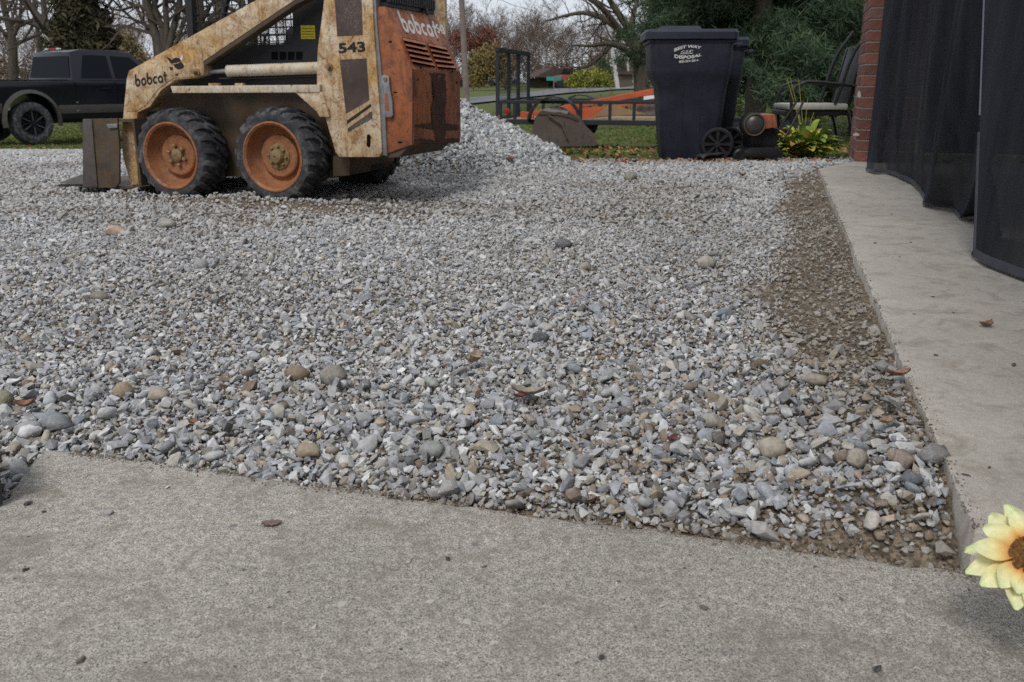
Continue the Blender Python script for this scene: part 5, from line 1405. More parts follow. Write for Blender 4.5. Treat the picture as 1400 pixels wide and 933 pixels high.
for d in (0, TW):
    MB().bar((0, d, zr), (TLx, d, zr), .05, .05).build('top_rail', M_TRL, trail, bevel=.006)
    MB().bar((0, d, (zd + zdb) / 2), (TLx, d, (zd + zdb) / 2), .05, zd - zdb).build('side_beam', M_TRL, trail, bevel=.006)
    for px in (684, 704, 794, 834, 867, 900):
        x = T(px, 150).x; MB().bar((x, d, zd + .001), (x, d, zr - .026), .045, .045, (0, 1, 0)).build('rail_post', M_TRL, trail)
    MB().bar((TLx, d, zd + .001), (TLx, d, zr - .026), .045, .045, (0, 1, 0)).build('rail_post', M_TRL, trail)
MB().bar((TLx, .03, zr), (TLx, TW - .03, zr), .05, .05).build('front_rail', M_TRL, trail)
for k in range(10):
    y0 = .03 + k * (TW - .06) / 10; MB().box(.01, TLx, y0, y0 + (TW - .06) / 10 - .012, zd - .045, zd - .01).build('deck_board', M_WOOD, trail)
# gate
gh = T(681, 68).z; gh0 = T(681, 165).z
for k, f in enumerate((0, .33, .64, 1)):
    MB().bar((-.03, f * TW, gh0), (-.03, f * TW, gh - .03), .05 if k in (0, 3) else .055, .05, (0, 1, 0)).build('gate_post', M_TRL, trail)
MB().bar((-.03, -.04, gh), (-.03, TW + .04, gh), .07, .07).build('gate_top_bar', M_TRL, trail, bevel=.006)
MB().bar((-.03, .03, gh0 + .03), (-.03, TW - .03, gh0 + .03), .05, .05).build('gate_bottom_bar', M_TRL, trail)
mb = MB()
for k in range(46):
    y = .05 + k * (TW - .1) / 45; mb.bar((-.03, y, gh0 + .05), (-.03, y, gh - .05), .0035, .0035, (0, 1, 0))
for k in range(22):
    z = gh0 + .06 + k * (gh - gh0 - .12) / 21; mb.bar((-.028, .04, z), (-.028, TW - .04, z), .0035, .0035)
mb.build('gate_mesh', M_TRL, trail)
# wheels and fenders
wx = T(760, 170).x
for d, sgn in ((-.24, 1), (TW + .24, -1)):
    pts_o = [(wx + .42 * math.cos(a), .40 + .40 * math.sin(a) + .02) for a in [math.pi * k / 12 for k in range(13)]]
    mb = MB()
    y0, y1 = (d - .02, d + .22) if sgn > 0 else (d - .22, d + .02)
    for k in range(12):
        a, b = pts_o[k], pts_o[k+1]; a2 = (wx + (a[0]-wx)*.955, .40 + (a[1]-.40)*.955); b2 = (wx + (b[0]-wx)*.955, .40 + (b[1]-.40)*.955)
        mb.hexa([(a[0], y0, a[1]), (b[0], y0, b[1]), (b[0], y1, b[1]), (a[0], y1, a[1]), (a2[0], y0, a2[1]), (b2[0], y0, b2[1]), (b2[0], y1, b2[1]), (a2[0], y1, a2[1])])
    mb.build('fender', M_TRL, trail, smooth=40)
    w = empty('wheel'); w.parent = trail; w.location = (wx, d + .02 if sgn > 0 else d - .02, .335)
    if sgn < 0: w.rotation_euler = (0, 0, math.pi)
    MB().lathe([(.20, .0), (.25, -.01), (.31, .01), (.335, .04), (.335, .17), (.31, .20), (.20, .20)], 32).build('tyre', M_RUBBER, w, smooth=40)
    MB().lathe([(.20, .002), (.19, .02), (.17, .05), (.001, .05)], 28).build('rim', M_TRL, w, smooth=40)
    for k in range(8):
        a = k * math.pi / 4; MB().lathe([(.022, .0), (.001, -.002)], 8, 'y', (math.cos(a) * .12, .047, math.sin(a) * .12)).build('rim_hole', M_GREYM, w)
    MB().lathe([(.04, .05), (.035, .0), (.001, -.005)], 12).build('hub', M_TRL, w, smooth=40)
MB().box(wx - .04, wx + .04, -.02, TW + .02, .31, .36).build('axle', M_TRL, trail)
MB().bar((TLx - .02, .1, zdb + .02), (TLx + 1.3, TW / 2, zdb), .07, .07).build('tongue', M_TRL, trail)
MB().bar((TLx - .02, TW - .1, zdb + .02), (TLx + 1.3, TW / 2, zdb), .07, .07).build('tongue', M_TRL, trail)
MB().box(TLx + 1.1, TLx + 1.16, TW / 2 - .03, TW / 2 + .03, -.02, zdb + .3).build('jack_stand', M_TRL, trail)
q_ = T(694, 152); MB().lathe([(.001, -.02), (.045, -.015), (.045, .02), (.001, .02)], 16, 'y', (q_.x, .0 - .03, q_.z)).build('tail_light', M_RED, trail)
# load: orange ladder, cardboard-brown sheet
M_LAD = flat_mat('orange_fibreglass', (.44, .095, .035), .6, .3, var=.2, scale=4)
Td = .75
lad = empty('orange_ladder', on_plane(716, 158, Vector(trail.location) - nT * Td, nT), RZT, 'orange fibreglass ladder lying tilted on the trailer', 'ladder')
iL = (Matrix.Translation(lad.location) @ Matrix.Rotation(RZT, 4, 'Z')).inverted()
def Lp(px, py, d): return iL @ on_plane(px, py, Vector(trail.location) - nT * d, nT)
for d in (Td - .15, Td + .30):
    a = Lp(722, 157, d); b = Lp(915, 122, d) if d < Td else Lp(905, 122, d)
    MB().bar(a, b, .045, .075).build('ladder_rail', M_LAD, lad, bevel=.006)
a1, b1 = Lp(722, 157, Td - .15), Lp(915, 122, Td - .15); a2, b2 = Lp(722, 157, Td + .30), Lp(905, 122, Td + .30)
for k in range(12):
    f = (k + .5) / 12; MB().bar(a1.lerp(b1, f) + Vector((0, .025, 0)), a2.lerp(b2, f) - Vector((0, .025, 0)), .035, .03).build('rung', M_GREYM, lad)
for (px, py, w, h) in ((818, 149, 14, 3.5), (890, 134, 20, 4.5), (826, 152, 6, 2)):
    pa = Lp(px - w/2, py + .4, Td - .176); pb = Lp(px + w/2, py - 2.2*w/20, Td - .176); hh = h / 80
    MB().add([(pa.x, pa.y, pa.z - hh/2), (pb.x, pb.y, pb.z - hh/2), (pb.x, pb.y, pb.z + hh/2), (pa.x, pa.y, pa.z + hh/2)], [(0, 1, 2, 3)]).build('white_label', M_WHT, lad, recalc=False)
# second orange section under it
lad2 = empty('orange_beam', on_plane(800, 160, Vector(trail.location) - nT * .5, nT), RZT, 'second orange rail lying lower beneath the tilted ladder', 'rail')
iL2 = (Matrix.Translation(lad2.location) @ Matrix.Rotation(RZT, 4, 'Z')).inverted()
def L2(px, py, d): return iL2 @ on_plane(px, py, Vector(trail.location) - nT * d, nT)
MB().bar(L2(770, 158, .4), L2(850, 152, .4), .05, .14).build('beam', M_LAD, lad2, bevel=.006)
MB().bar(L2(712, 157, .4), L2(730, 158, .4), .06, .10).build('beam_end', M_LAD, lad2, bevel=.006)
MB().bar(L2(745, 154, .55), L2(905, 140, .55), .04, .035).build('beam', M_LAD, lad2, bevel=.006)
c0 = [on_plane(px, py, Vector(trail.location) - nT * .33, nT) for px, py in ((810, 160), (833, 143), (884, 156))]
o = MB().slab3(c0, nT, .02).build('brown_board', flat_mat('brown_cardboard', (.30, .20, .115), .9, .15, var=.15, scale=4), None)
tag(o, 'brown cardboard sheet leaning in the middle of the trailer', 'board')
c0 = [on_plane(px, py, Vector(trail.location) - nT * .62, nT) for px, py in ((868, 158), (872, 142), (888, 139), (908, 143), (908, 158))]
o = MB().slab3(c0, nT, .12).build('tarp_bundle', flat_mat('grey_brown_tarp', (.16, .14, .13), .8, .2, var=.4, scale=9), None, bevel=.02, smooth=50)
tag(o, 'grey tarp bundle at the right end of the trailer load', 'tarp')

# ---------------------------------------------------------------- spare rusty bucket on the lawn
sb0 = on_ground(765, 200); SBY = 10.2
def Bp(px, py, d=0): return on_y(px, py, SBY + d)
M_RUSTY = painted('rusty_brown_steel', (.085, .066, .056), (.13, .105, .09), (.13, .075, .045), .3, .75, (.03, .022, .02), 3)
sbk = empty('loader_bucket', (0, 0, 0), 0, 'rusty detached loader bucket standing on the lawn before the trailer', 'bucket')
side = [(723, 199), (735, 158), (740, 153), (775, 158), (792, 165), (800, 178), (819, 197), (812, 200), (760, 201)]
A_ = [Bp(*p) for p in side]; 
MB().slab3(A_, (0, -1, 0), .02).build('end_plate', M_RUSTY, sbk, bevel=.003)
MB().slab3([p + Vector((.10, 1.25, 0)) for p in A_], (0, -1, 0), .02).build('end_plate', M_RUSTY, sbk, bevel=.003)
for i, (a, b) in enumerate(((0, 1), (1, 2), (2, 3))):
    p, q_ = A_[a], A_[b]; off = Vector((.10, 1.23, 0)); s_ = Vector((0, .02, 0))
    MB().slab3([p + s_, q_ + s_, q_ + off, p + off], Vector((-(q_ - p).z, 0, (q_ - p).x)) * -1, .012).build('shell_plate', M_RUSTY, sbk)
edge = [Bp(*p) for p in ((735, 157), (742, 151), (752, 154), (765, 153), (780, 158), (792, 163), (790, 166), (778, 161), (760, 157))]
MB().slab3([p - Vector((0, .012, 0)) for p in edge], (0, -1, 0), .01).build('worn_edge', M_DARKST, sbk)
MB().tube([Bp(750, 158, -.03), Bp(768, 170, -.03), Bp(776, 190, -.03)], .010, 8).build('weld_rib', M_RUSTY, sbk, smooth=60)

# ---------------------------------------------------------------- far buildings, cars, poles, wires
M_FARW = flat_mat('dark_barn_boards', (.045, .035, .03), .9, .1, var=.35, scale=.8)
M_FARR = flat_mat('dull_brown_roof', (.085, .062, .055), .9, .1, var=.2, scale=.5)
bY = 74
def FY(px, py, Y): return on_y(px, py, Y)
b0 = FY(738, 124, bY); b1_ = FY(786, 124, bY); zt_ = FY(760, 107, bY).z; zr_ = FY(760, 93, bY).z; gB = gzf(b0.x, bY)
barn = empty('barn', ((b0.x + b1_.x) / 2, bY, gB), .12, 'dark brown barn under the far trees beyond the road', 'barn')
hw_ = (b1_.x - b0.x) / 2; H_ = zt_ - gB; Hr = zr_ - gB
MB().box(-hw_, hw_, 0, 6, 0, H_).build('wall', M_FARW, barn)
MB().prism([(-hw_ - .5, H_ + .05), (-hw_ * .35, Hr), (hw_ * 1.25, Hr - .1), (hw_ * 1.7, H_ + .05)], -.5, 6.5).build('roof', M_FARR, barn)
MB().box(-hw_ * .5, -hw_ * .1, -.06, -.005, 0, H_ * .8).build('barn_door', M_VOID, barn)
MB().box(hw_ * .3, hw_ * .6, -.06, -.005, H_ * .35, H_ * .8).build('window', M_GLASS, barn)
lean = empty('garage', (b1_.x + 2.3, bY - 1, gzf(b1_.x + 2.3, bY)), .05, 'low brown garage right of the dark barn', 'garage')
MB().box(-1.9, 2.2, 0, 4, 0, .9).build('wall', flat_mat('tan_boards', (.12, .095, .075), .9, .1), lean)
MB().prism([(-2.1, .95), (-.6, 1.6), (1.0, 1.5), (2.5, .93)], -.3, 4.3).build('roof', M_FARR, lean)
def small_car(px, py, Y, col, label, L=4.3, cat='car'):
    p = FY(px, py, Y); g = gzf(p.x, Y); r = empty('parked_car', (p.x, Y, g + .02), 0, label, cat, 'cars parked far off')
    mt = flat_mat('car_paint', col, .35, .5, var=.1)
    MB().prism([(-L/2, .35), (-L/2, .85), (-L*.25, .95), (L*.28, .92), (L/2, .75), (L/2, .35)], -.85, .85).build('body', mt, r, bevel=.05)
    MB().prism([(-L*.30, .955), (-L*.18, 1.42), (L*.12, 1.42), (L*.27, .93)], -.7, .7).build('cabin', M_GLASS, r, bevel=.04)
    MB().box(-L*.17, L*.11, -.66, .66, 1.425, 1.46).build('roof', mt, r, bevel=.01)
    for x in (-L*.31, L*.31):
        for y in (-.86, .68): MB().lathe([(.001, 0), (.2, -.01), (.33, 0), (.33, .18), (.001, .18)], 16, 'y', (x, y, .33)).build('wheel', M_BLK, r)
    return r
small_car(646, 127, 92, (.20, .02, .025), 'dull red car far off just right of the orange cover', 3.2)
small_car(664, 127, 90, (.24, .02, .03), 'brighter red car left of the trailer gate, far off', 3.4)
small_car(777, 121, 72, (.30, .06, .06), 'small dull red car beside the dark barn', 2.2)
small_car(688, 127, 88, (.35, .36, .38), 'pale grey car glimpsed through the trailer gate', 3.6)
M_POLE = flat_mat('grey_brown_pole_wood', (.21, .17, .145), .9, .1, var=.25, scale=3)
M_POLEW = flat_mat('pale_pole', (.50, .49, .47), .8, .2, var=.15)
def pole(name, base, topp, Y, r, mat, label):
    b = FY(*base, Y); t = FY(*topp, Y); g = gzf(b.x, Y); t = b + (t - b) * 1.6
    o = MB().tube([(0, 0, g - b.z - .1), tuple((t - b) * .5), tuple(t - b)], [r, r * .92, r * .8], 10).build(name, mat, None, smooth=60)
    o.location = b; tag(o, label, 'pole'); return o, t
pl1, pt1 = pole('utility_pole', (638, 135), (631, 0), 44, .15, M_POLE, 'leaning wooden utility pole right of the orange engine cover')
pl2, pt2 = pole('utility_pole', (845, 131), (836, 60), 56, .14, M_POLEW, 'pale slim pole between yellow bush and big bare tree')
pole('utility_pole', (860, 124), (858, 80), 80, .10, M_POLEW, 'thin pale pole farthest off, left of the big tree trunk')
wp = [FY(672, -6, 40), FY(700, 7, 46), FY(730, 15, 54), FY(780, 22, 70)]
o = MB().tube([pt1 * 1.0 if False else FY(600, -40, 36)] + wp, .012, 4).build('overhead_wire', M_BLK, None); tag(o, 'thin overhead wire crossing the pale sky', 'wire')
sg = FY(757, 122, 52); sgz = gzf(sg.x, 52)
ss = empty('street_sign', (sg.x, 52, sgz), 0, 'small green street name sign on a post before the barn', 'street sign')
zz_ = FY(757, 108, 52).z - sgz
MB().tube([(0, 0, -.05), (0, 0, zz_)], .03, 6).build('post', M_GREYM, ss)
MB().box(-.42, .42, -.02, .0, zz_ - .10, zz_ + .12).build('sign_blade', flat_mat('green_sign', (.03, .26, .20), .5, .4), ss)
mbx = FY(756, 122, 50)
# ---------------------------------------------------------------- vegetation
def grow(rnd, p, d, L, r, lvl, out, maxlvl, gnarl=.22, up=.06, split=(2, 4), shrink=.68, seg=5):
    pts = [p.copy()]; rad = [r]; q_ = p.copy(); dd = d.copy(); kids = []
    for i in range(seg):
        dd = (dd + Vector((rnd.gauss(0, gnarl), rnd.gauss(0, gnarl), rnd.gauss(0, gnarl) + up))).normalized()
        q_ = q_ + dd * L / seg; pts.append(q_.copy()); rad.append(r * (1 - .62 * (i + 1) / seg))
        if lvl < maxlvl and i >= 1 and rnd.random() < (1.0 if lvl == 0 else .6):
            for _ in range(1): kids.append((q_.copy(), dd.copy(), rad[-1]))
    out.append((pts, rad, lvl))
    if lvl < maxlvl:
        for (kp, kd, kr) in kids + [(q_.copy(), dd.copy(), rad[-1])] * rnd.randint(*split):
            ax = kd.orthogonal().normalized(); ax.rotate(Matrix.Rotation(rnd.uniform(0, 6.283), 3, kd))
            nd = (kd * rnd.uniform(.55, 1.0) + ax * rnd.uniform(.5, 1.0)).normalized()
            grow(rnd, kp, nd, L * shrink * rnd.uniform(.7, 1.15), max(kr * .66, .004), lvl + 1, out, maxlvl, gnarl, up, split, shrink, max(3, seg - 1))
M_BARK = Mat('grey_brown_bark', .95, .1); co = M_BARK.coord('Object', (1, 1, .25))
M_BARK.color(M_BARK.ramp(M_BARK.noise(9, 6, .7, co), [(.3, (.055, .045, .036)), (.7, (.125, .105, .085))])); M_BARK.bump(M_BARK.noise(22, 5, .7, co), .8, .03); M_BARK = M_BARK.m
M_TWIG = flat_mat('thin_twigs', (.085, .068, .056), .95, .05, var=.2, scale=1)
M_TWIG2 = flat_mat('far_brown_twigs', (.135, .098, .075), .95, .05, var=.3, scale=.3)
def bare_tree(name, base, limbs, label, seed, cat='tree', maxlvl=3, tw_r=.55, sprout=.75, split=(1, 2), ups=.05, group=None, bark=M_BARK, twig=M_TWIG, nside=7):
    """limbs: list of (points, radii) world polylines; twigs sprout from all but the first quarter"""
    rnd = random.Random(seed); root = empty(name, base, 0, label, cat, group); O = Vector(base)
    tk = MB(); tw_ = MB()
    for pts, rad in limbs:
        P_ = [Vector(p) - O for p in pts]; Q = []; R_ = []
        for i in range(len(P_) - 1):
            for k in range(4):
                t = k / 4; p0 = P_[max(i-1, 0)]; p1 = P_[i]; p2 = P_[i+1]; p3 = P_[min(i+2, len(P_)-1)]
                Q.append(.5 * ((2*p1) + (p2-p0)*t + (2*p0-5*p1+4*p2-p3)*t*t + (3*p1-p0-3*p2+p3)*t**3)); R_.append(rad[i] * (1-t) + rad[i+1] * t)
        Q.append(P_[-1]); R_.append(rad[-1]); tk.tube(Q, R_, nside)
        n0 = int(len(Q) * .35); out = []
        for i in range(n0, len(Q)):
            dd = (Q[i] - Q[i-1]).normalized()
            for _ in range(1 if rnd.random() < sprout else 0):
                ax = dd.orthogonal().normalized(); ax.rotate(Matrix.Rotation(rnd.uniform(0, 6.283), 3, dd))
                grow(rnd, Q[i], (dd * .5 + ax + Vector((0, 0, .15))).normalized(), R_[i] * 9 * rnd.uniform(.7, 1.3) + .5, R_[i] * tw_r, 1, out, maxlvl, seg=4, split=split, up=ups)
        for p_, r_, lv in out: tw_.tube(p_, r_, 4 if lv == 1 else 3, False)
    tk.build('trunk', bark, root, smooth=60); tw_.build('branches', twig, root, smooth=80, recalc=False)
    return root
def px_limb(Y, pts, dY=None):
    return [FY(px, py, Y + (dY[i] if dY else 0)) for i, (px, py) in enumerate(pts)]
# big bare tree right of the middle (trunk at px 875), crown reaching left
Yt = 33.0; s_ = Yt / F_PX; bt_ = FY(877, 127, Yt); gT = gzf(bt_.x, Yt)
def rr(*w): return [x * s_ / 2 for x in w]
limbs = [(px_limb(Yt, [(878, 134), (877, 112), (876, 92), (872, 70), (862, 45), (846, 20), (830, -8), (815, -60)]), rr(26, 21, 22, 14, 11, 9, 7, 3)),
    (px_limb(Yt, [(875, 92), (864, 76), (848, 64), (828, 60), (806, 63), (785, 62)], [0, -.6, -1.2, -1.6, -2, -2.4]), rr(12, 10, 8, 6, 4, 2)),
    (px_limb(Yt, [(868, 66), (850, 44), (826, 26), (800, 18), (772, 22), (745, 30)], [0, .5, 1, 1.5, 2, 2.4]), rr(12, 10, 8, 6, 4, 2)),
    (px_limb(Yt, [(846, 40), (822, 10), (790, -10), (760, -20)], [0, -.5, -.9, -1.2]), rr(9, 7, 5, 2)),
    (px_limb(Yt, [(878, 88), (886, 66), (893, 40), (897, 8), (903, -40)], [0, 1, 1.5, 2, 2.5]), rr(13, 11, 9, 7, 4)),
    (px_limb(Yt, [(852, 50), (836, 62), (818, 80), (800, 92), (780, 92)], [0, -1, -1.4, -1.8, -2]), rr(6, 5, 4, 3, 1.5)),
    (px_limb(Yt, [(862, 40), (868, 10), (880, -20)], [0, .6, 1]), rr(8, 6, 4))]
bare_tree('bare_tree', (bt_.x, Yt, gT), limbs, 'big spreading bare tree with thick leaning trunk left of the bins', 5, maxlvl=4, sprout=.9, split=(1, 1), ups=.0, tw_r=.4)
# left trees behind the truck
Yl = 30.0
def left_tree(pix_limbs, ws, Y, seed, label, lvl=3, **k):
    s = Y / F_PX / 2; L_ = [(px_limb(Y, p, None), [w * s for w in wv]) for p, wv in zip(pix_limbs, ws)]
    b = L_[0][0][0]; return bare_tree('bare_tree', (b.x, Y, gzf(b.x, Y) - .1), L_, label, seed, maxlvl=lvl, **k)
left_tree([[(84, 150), (82, 100), (78, 62), (62, 34), (44, 12), (20, -30)], [(70, 45), (46, 33), (20, 28), (-10, 22)], [(62, 34), (60, 8), (52, -40)], [(44, 14), (30, 2), (4, -30)]],
          [(20, 17, 13, 10, 9, 6), (9, 7, 5, 3), (8, 7, 4), (7, 6, 4)], 31, 21, 'crooked bare tree whose limbs cross above the truck cab')
left_tree([[(20, 150), (18, 80), (16, 50), (8, 20), (-4, -30)], [(16, 55), (26, 30), (30, -10)], [(14, 60), (2, 40), (-14, 20)]], [(13, 12, 10, 8, 5), (6, 5, 3), (6, 4, 3)], 34, 22, 'bare tree at the far left edge above the truck bed')
left_tree([[(52, 150), (54, 70), (50, 30), (44, -20)]], [(7, 7, 5, 4)], 36, 23, 'thin straight bare tree above the truck cab rear')
left_tree([[(142, 150), (140, 70), (132, 30), (126, 0), (120, -50)], [(140, 60), (150, 36), (156, 10)]], [(15, 13, 10, 9, 5), (4, 3, 2)], 30, 24, 'bare trunk rising right of the dark evergreen behind the truck')
left_tree([[(222, 150), (218, 76), (211, 40), (203, 10), (196, -40)], [(224, 80), (222, 40), (212, 12), (210, -30)], [(224, 84), (228, 40), (226, 0), (228, -40)], [(226, 84), (236, 44), (244, 12), (250, -40)], [(205, 18), (190, 8), (160, 14), (140, 2)], [(228, 80), (240, 60), (252, 30), (262, 0)]],
          [(20, 14, 11, 10, 6), (9, 8, 7, 5), (9, 8, 7, 4), (10, 9, 8, 5), (5, 4, 3, 1.5), (6, 5, 4, 3)], 27, 25, 'many stemmed bare tree above the loader arm')
left_tree([[(276, 150), (276, 60), (274, 20), (270, -40)], [(276, 60), (290, 30), (310, 20), (330, 22)]], [(15, 13, 12, 8), (5, 5, 4, 3)], 29, 26, 'bare trunk seen left in the loader cage')
left_tree([[(302, 150), (300, 60), (298, 20), (302, -40)]], [(13, 12, 10, 7)], 33, 27, 'bare trunk seen in the middle of the loader cage')
left_tree([[(330, 150), (328, 60), (332, 20), (326, -40)], [(331, 20), (300, 5), (280, -6)]], [(12, 11, 10, 7), (6, 5, 3)], 31, 28, 'bare trunk seen right in the loader cage')
# leaf masses as many small faces
def leaves(name, centres, radii, n, size, cols, seed, parent=None, flat=.0, aniso=(1, 1, 1), kind=None, clump=.55, asp=.35):
    """n leaf faces in clumps spread through ellipsoids"""
    g = np.random.default_rng(seed); C_ = np.array(centres); R_ = np.array(radii)
    w = R_.prod(1) ** .6; pick = g.choice(len(C_), max(8, n // 40), p=w / w.sum())
    u = g.normal(size=(len(pick), 3)); u /= np.linalg.norm(u, axis=1)[:, None]; u *= (g.uniform(.25, 1, len(pick)) ** .5)[:, None]
    cc = C_[pick] + u * R_[pick]
    k = g.integers(0, len(cc), n); p = cc[k] + g.normal(size=(n, 3)) * clump * R_[pick][k].mean() * .35 * np.array(aniso)
    t = g.normal(size=(n, 3)); t[:, 2] *= (1 - flat); t /= np.linalg.norm(t, axis=1)[:, None]
    b = np.cross(t, g.normal(size=(n, 3))); b /= np.linalg.norm(b, axis=1)[:, None]
    s = size * g.uniform(.6, 1.4, n)[:, None]
    v = np.stack([p - t * s, p + b * s * asp, p + t * s, p - b * s * asp], 1).reshape(-1, 3)
    me = bpy.data.meshes.new(name); me.vertices.add(4 * n); me.vertices.foreach_set('co', v.astype(np.float32).ravel())
    me.loops.add(4 * n); me.loops.foreach_set('vertex_index', np.arange(4 * n, dtype=np.int32))
    me.polygons.add(n); me.polygons.foreach_set('loop_start', np.arange(0, 4 * n, 4, dtype=np.int32)); me.polygons.foreach_set('loop_total', np.full(n, 4, np.int32))
    me.update(calc_edges=True)
    at = me.attributes.new('shade', 'FLOAT', 'POINT'); sh = (g.uniform(0, 1, len(cc))[k] * .6 + g.uniform(0, .4, n)); at.data.foreach_set('value', np.repeat(sh, 4).astype(np.float32))
    mm = Mat(name + '_colour', .85, .1); a = mm.n('ShaderNodeAttribute'); a.attribute_name = 'shade'
    mm.color(mm.ramp(a.outputs['Fac'], [(i / (len(cols) - 1), c) for i, c in enumerate(cols)])); me.materials.append(mm.m)
    o = bpy.data.objects.new(name, me); link(o)
    if parent: o.parent = parent
    if kind: o['kind'] = kind
    return o
def leafy_tree(name, px, py, Y, ell, n, size, cols, label, cat, seed, trunk_w=8, trunk_top=None, **kw):
    b = FY(px, py, Y); g = gzf(b.x, Y); root = empty(name, (b.x, Y, g), 0, label, cat); O = Vector((b.x, Y, g))
    s = Y / F_PX; C_ = []; R_ = []
    for (ex, ey, rx, ry) in ell:
        c = FY(ex, ey, Y) - O; C_.append(tuple(c)); R_.append((rx * s, rx * s * .9, ry * s))
    tt = trunk_top if trunk_top is not None else ell[0][1]
    tp = FY(ell[0][0], tt, Y) - O
    tb_ = MB().tube([(0, 0, -.15), (0, 0, .2), tuple(Vector((tp.x * .4, 0, tp.z * .5))), tuple(tp)], [trunk_w * s * .6, trunk_w * s * .5, trunk_w * s * .42, trunk_w * s * .2], 9)
    rnd = random.Random(seed)
    for c, r_ in zip(C_, R_):
        for _ in range(4):
            e = Vector(c) + Vector((rnd.uniform(-.8, .8) * r_[0], rnd.uniform(-.8, .8) * r_[1], rnd.uniform(-.6, .6) * r_[2])); m0 = Vector((0, 0, max(.3, e.z * .6)))
            tb_.tube([m0, (m0 + e) / 2 + Vector((0, 0, .08 * r_[2])), e], [trunk_w * s * .14, trunk_w * s * .1, .01], 4)
    tb_.build('trunk', M_BARK, root, smooth=60)
    leaves('crown', C_, R_, n, size, cols, seed, root, **kw); return root
# dark ivy/evergreen behind the truck
leafy_tree('evergreen_tree', 112, 150, 27, [(112, 30, 30, 38), (106, 66, 38, 26), (98, 5, 22, 26), (130, 60, 28, 26), (116, -30, 24, 30)], 15000, .10, [(.035, .034, .02), (.07, .062, .035), (.10, .085, .05)], 'dense dull evergreen behind the truck cab', 'tree', 31, 9)
leafy_tree('bush', 168, 150, 38, [(170, 78, 22, 26), (185, 92, 20, 20)], 3200, .09, [(.14, .11, .06), (.22, .17, .09)], 'sparse tan shrub behind the truck bonnet', 'bush', 32, 4)
leafy_tree('bush', 192, 150, 42, [(190, 84, 9, 12)], 900, .08, [(.30, .10, .04), (.38, .17, .07)], 'small rust orange shrub above the loader arm tip', 'bush', 33, 3)
# yellow green bush by the barn
leafy_tree('bush', 800, 128, 62, [(795, 112, 16, 12), (812, 110, 20, 13), (830, 111, 13, 13), (788, 114, 12, 9)], 9000, .11, [(.13, .16, .03), (.24, .26, .05), (.34, .33, .06)], 'rounded yellow green bush between barn and pale pole', 'bush', 34, 3)
leafy_tree('bush', 692, 135, 70, [(690, 95, 12, 22), (672, 85, 16, 25), (655, 92, 14, 24)], 7000, .13, [(.17, .13, .06), (.27, .20, .08), (.22, .19, .07)], 'tall yellow brown shrubbery left of the trailer gate', 'bush', 35, 4)
leafy_tree('bush', 655, 135, 80, [(640, 58, 22, 12), (668, 54, 16, 12)], 2600, .14, [(.15, .06, .05), (.22, .10, .07)], 'reddish bare thicket above the shrubbery', 'bush', 36, 4)
# conifers on the right: boughs with needles
NEED = [(.022, .038, .025), (.045, .072, .042), (.068, .105, .055), (.10, .135, .065)]
def conifer(px, py, Y, top, half_w, seed, label, z_lo, n=26000, tw=14, cols=NEED):
    b = FY(px, py, Y); g = gzf(b.x, Y); s = Y / F_PX
    root = empty('conifer', (b.x, Y, g), 0, label, 'conifer'); rnd = random.Random(seed)
    H = (FY(px, top, Y).z - g); zl = FY(px, z_lo, Y).z - g
    tb_ = MB().tube([(0, 0, -.2), (0, 0, H * .5), (0, 0, H)], [tw * s / 2, tw * s * .38, .03], 9)
    C_ = []; R_ = []; nb = 74
    for k in range(nb):
        f = k / nb; z = zl + (H - zl) * f ** 1.1; L = half_w * s * (1 - f * .75) * rnd.uniform(.65, 1.1); a = rnd.uniform(0, 6.283)
        tip = Vector((math.cos(a) * L, math.sin(a) * L, z - L * rnd.uniform(.12, .42))); m_ = Vector((math.cos(a) * L * .5, math.sin(a) * L * .5, z + L * .04))
        tb_.tube([(0, 0, z), m_, tip], [.035, .022, .008], 4, False)
        for t in (.3, .5, .7, .88, 1.0):
            q_ = Vector((0, 0, z)).lerp(m_, t * 2) if t < .5 else m_.lerp(tip, t * 2 - 1)
            C_.append((q_.x + rnd.uniform(-.1, .1), q_.y + rnd.uniform(-.1, .1), q_.z - .08)); R_.append((.20 + .13 * L, .20 + .13 * L, .10 + .05 * L))
    tb_.build('trunk', M_BARK, root, smooth=60)
    leaves('crown', C_, R_, int(n * 2.6), .085, cols, seed, root, clump=.8, aniso=(1, 1, .6), asp=.09); return root
conifer(1032, 158, 17.0, -260, 175, 41, 'dark conifer with thick trunk just behind the second bin', 92, 42000, 30)
conifer(1082, 160, 19.5, -230, 150, 42, 'dark conifer behind the patio chair', 84, 34000, 18)
conifer(958, 140, 25, -200, 120, 43, 'green conifer whose boughs show above the lettered bin', 62, 30000, 14)
conifer(1170, 165, 21, -220, 190, 44, 'dark conifer beside the brick pier', 70, 34000, 18)
conifer(910, 132, 38, -160, 70, 45, 'lighter green conifer right of the big bare tree', 40, 15000, 8, [(.03, .05, .02), (.06, .09, .03), (.09, .125, .04)])
leafy_tree('bush', 1120, 170, 20, [(1110, 128, 30, 24), (1150, 125, 30, 26), (1090, 140, 16, 16)], 9000, .07, [(.05, .055, .02), (.10, .10, .03), (.15, .13, .04)], 'olive brown undergrowth behind the patio chair', 'bush', 46, 3)
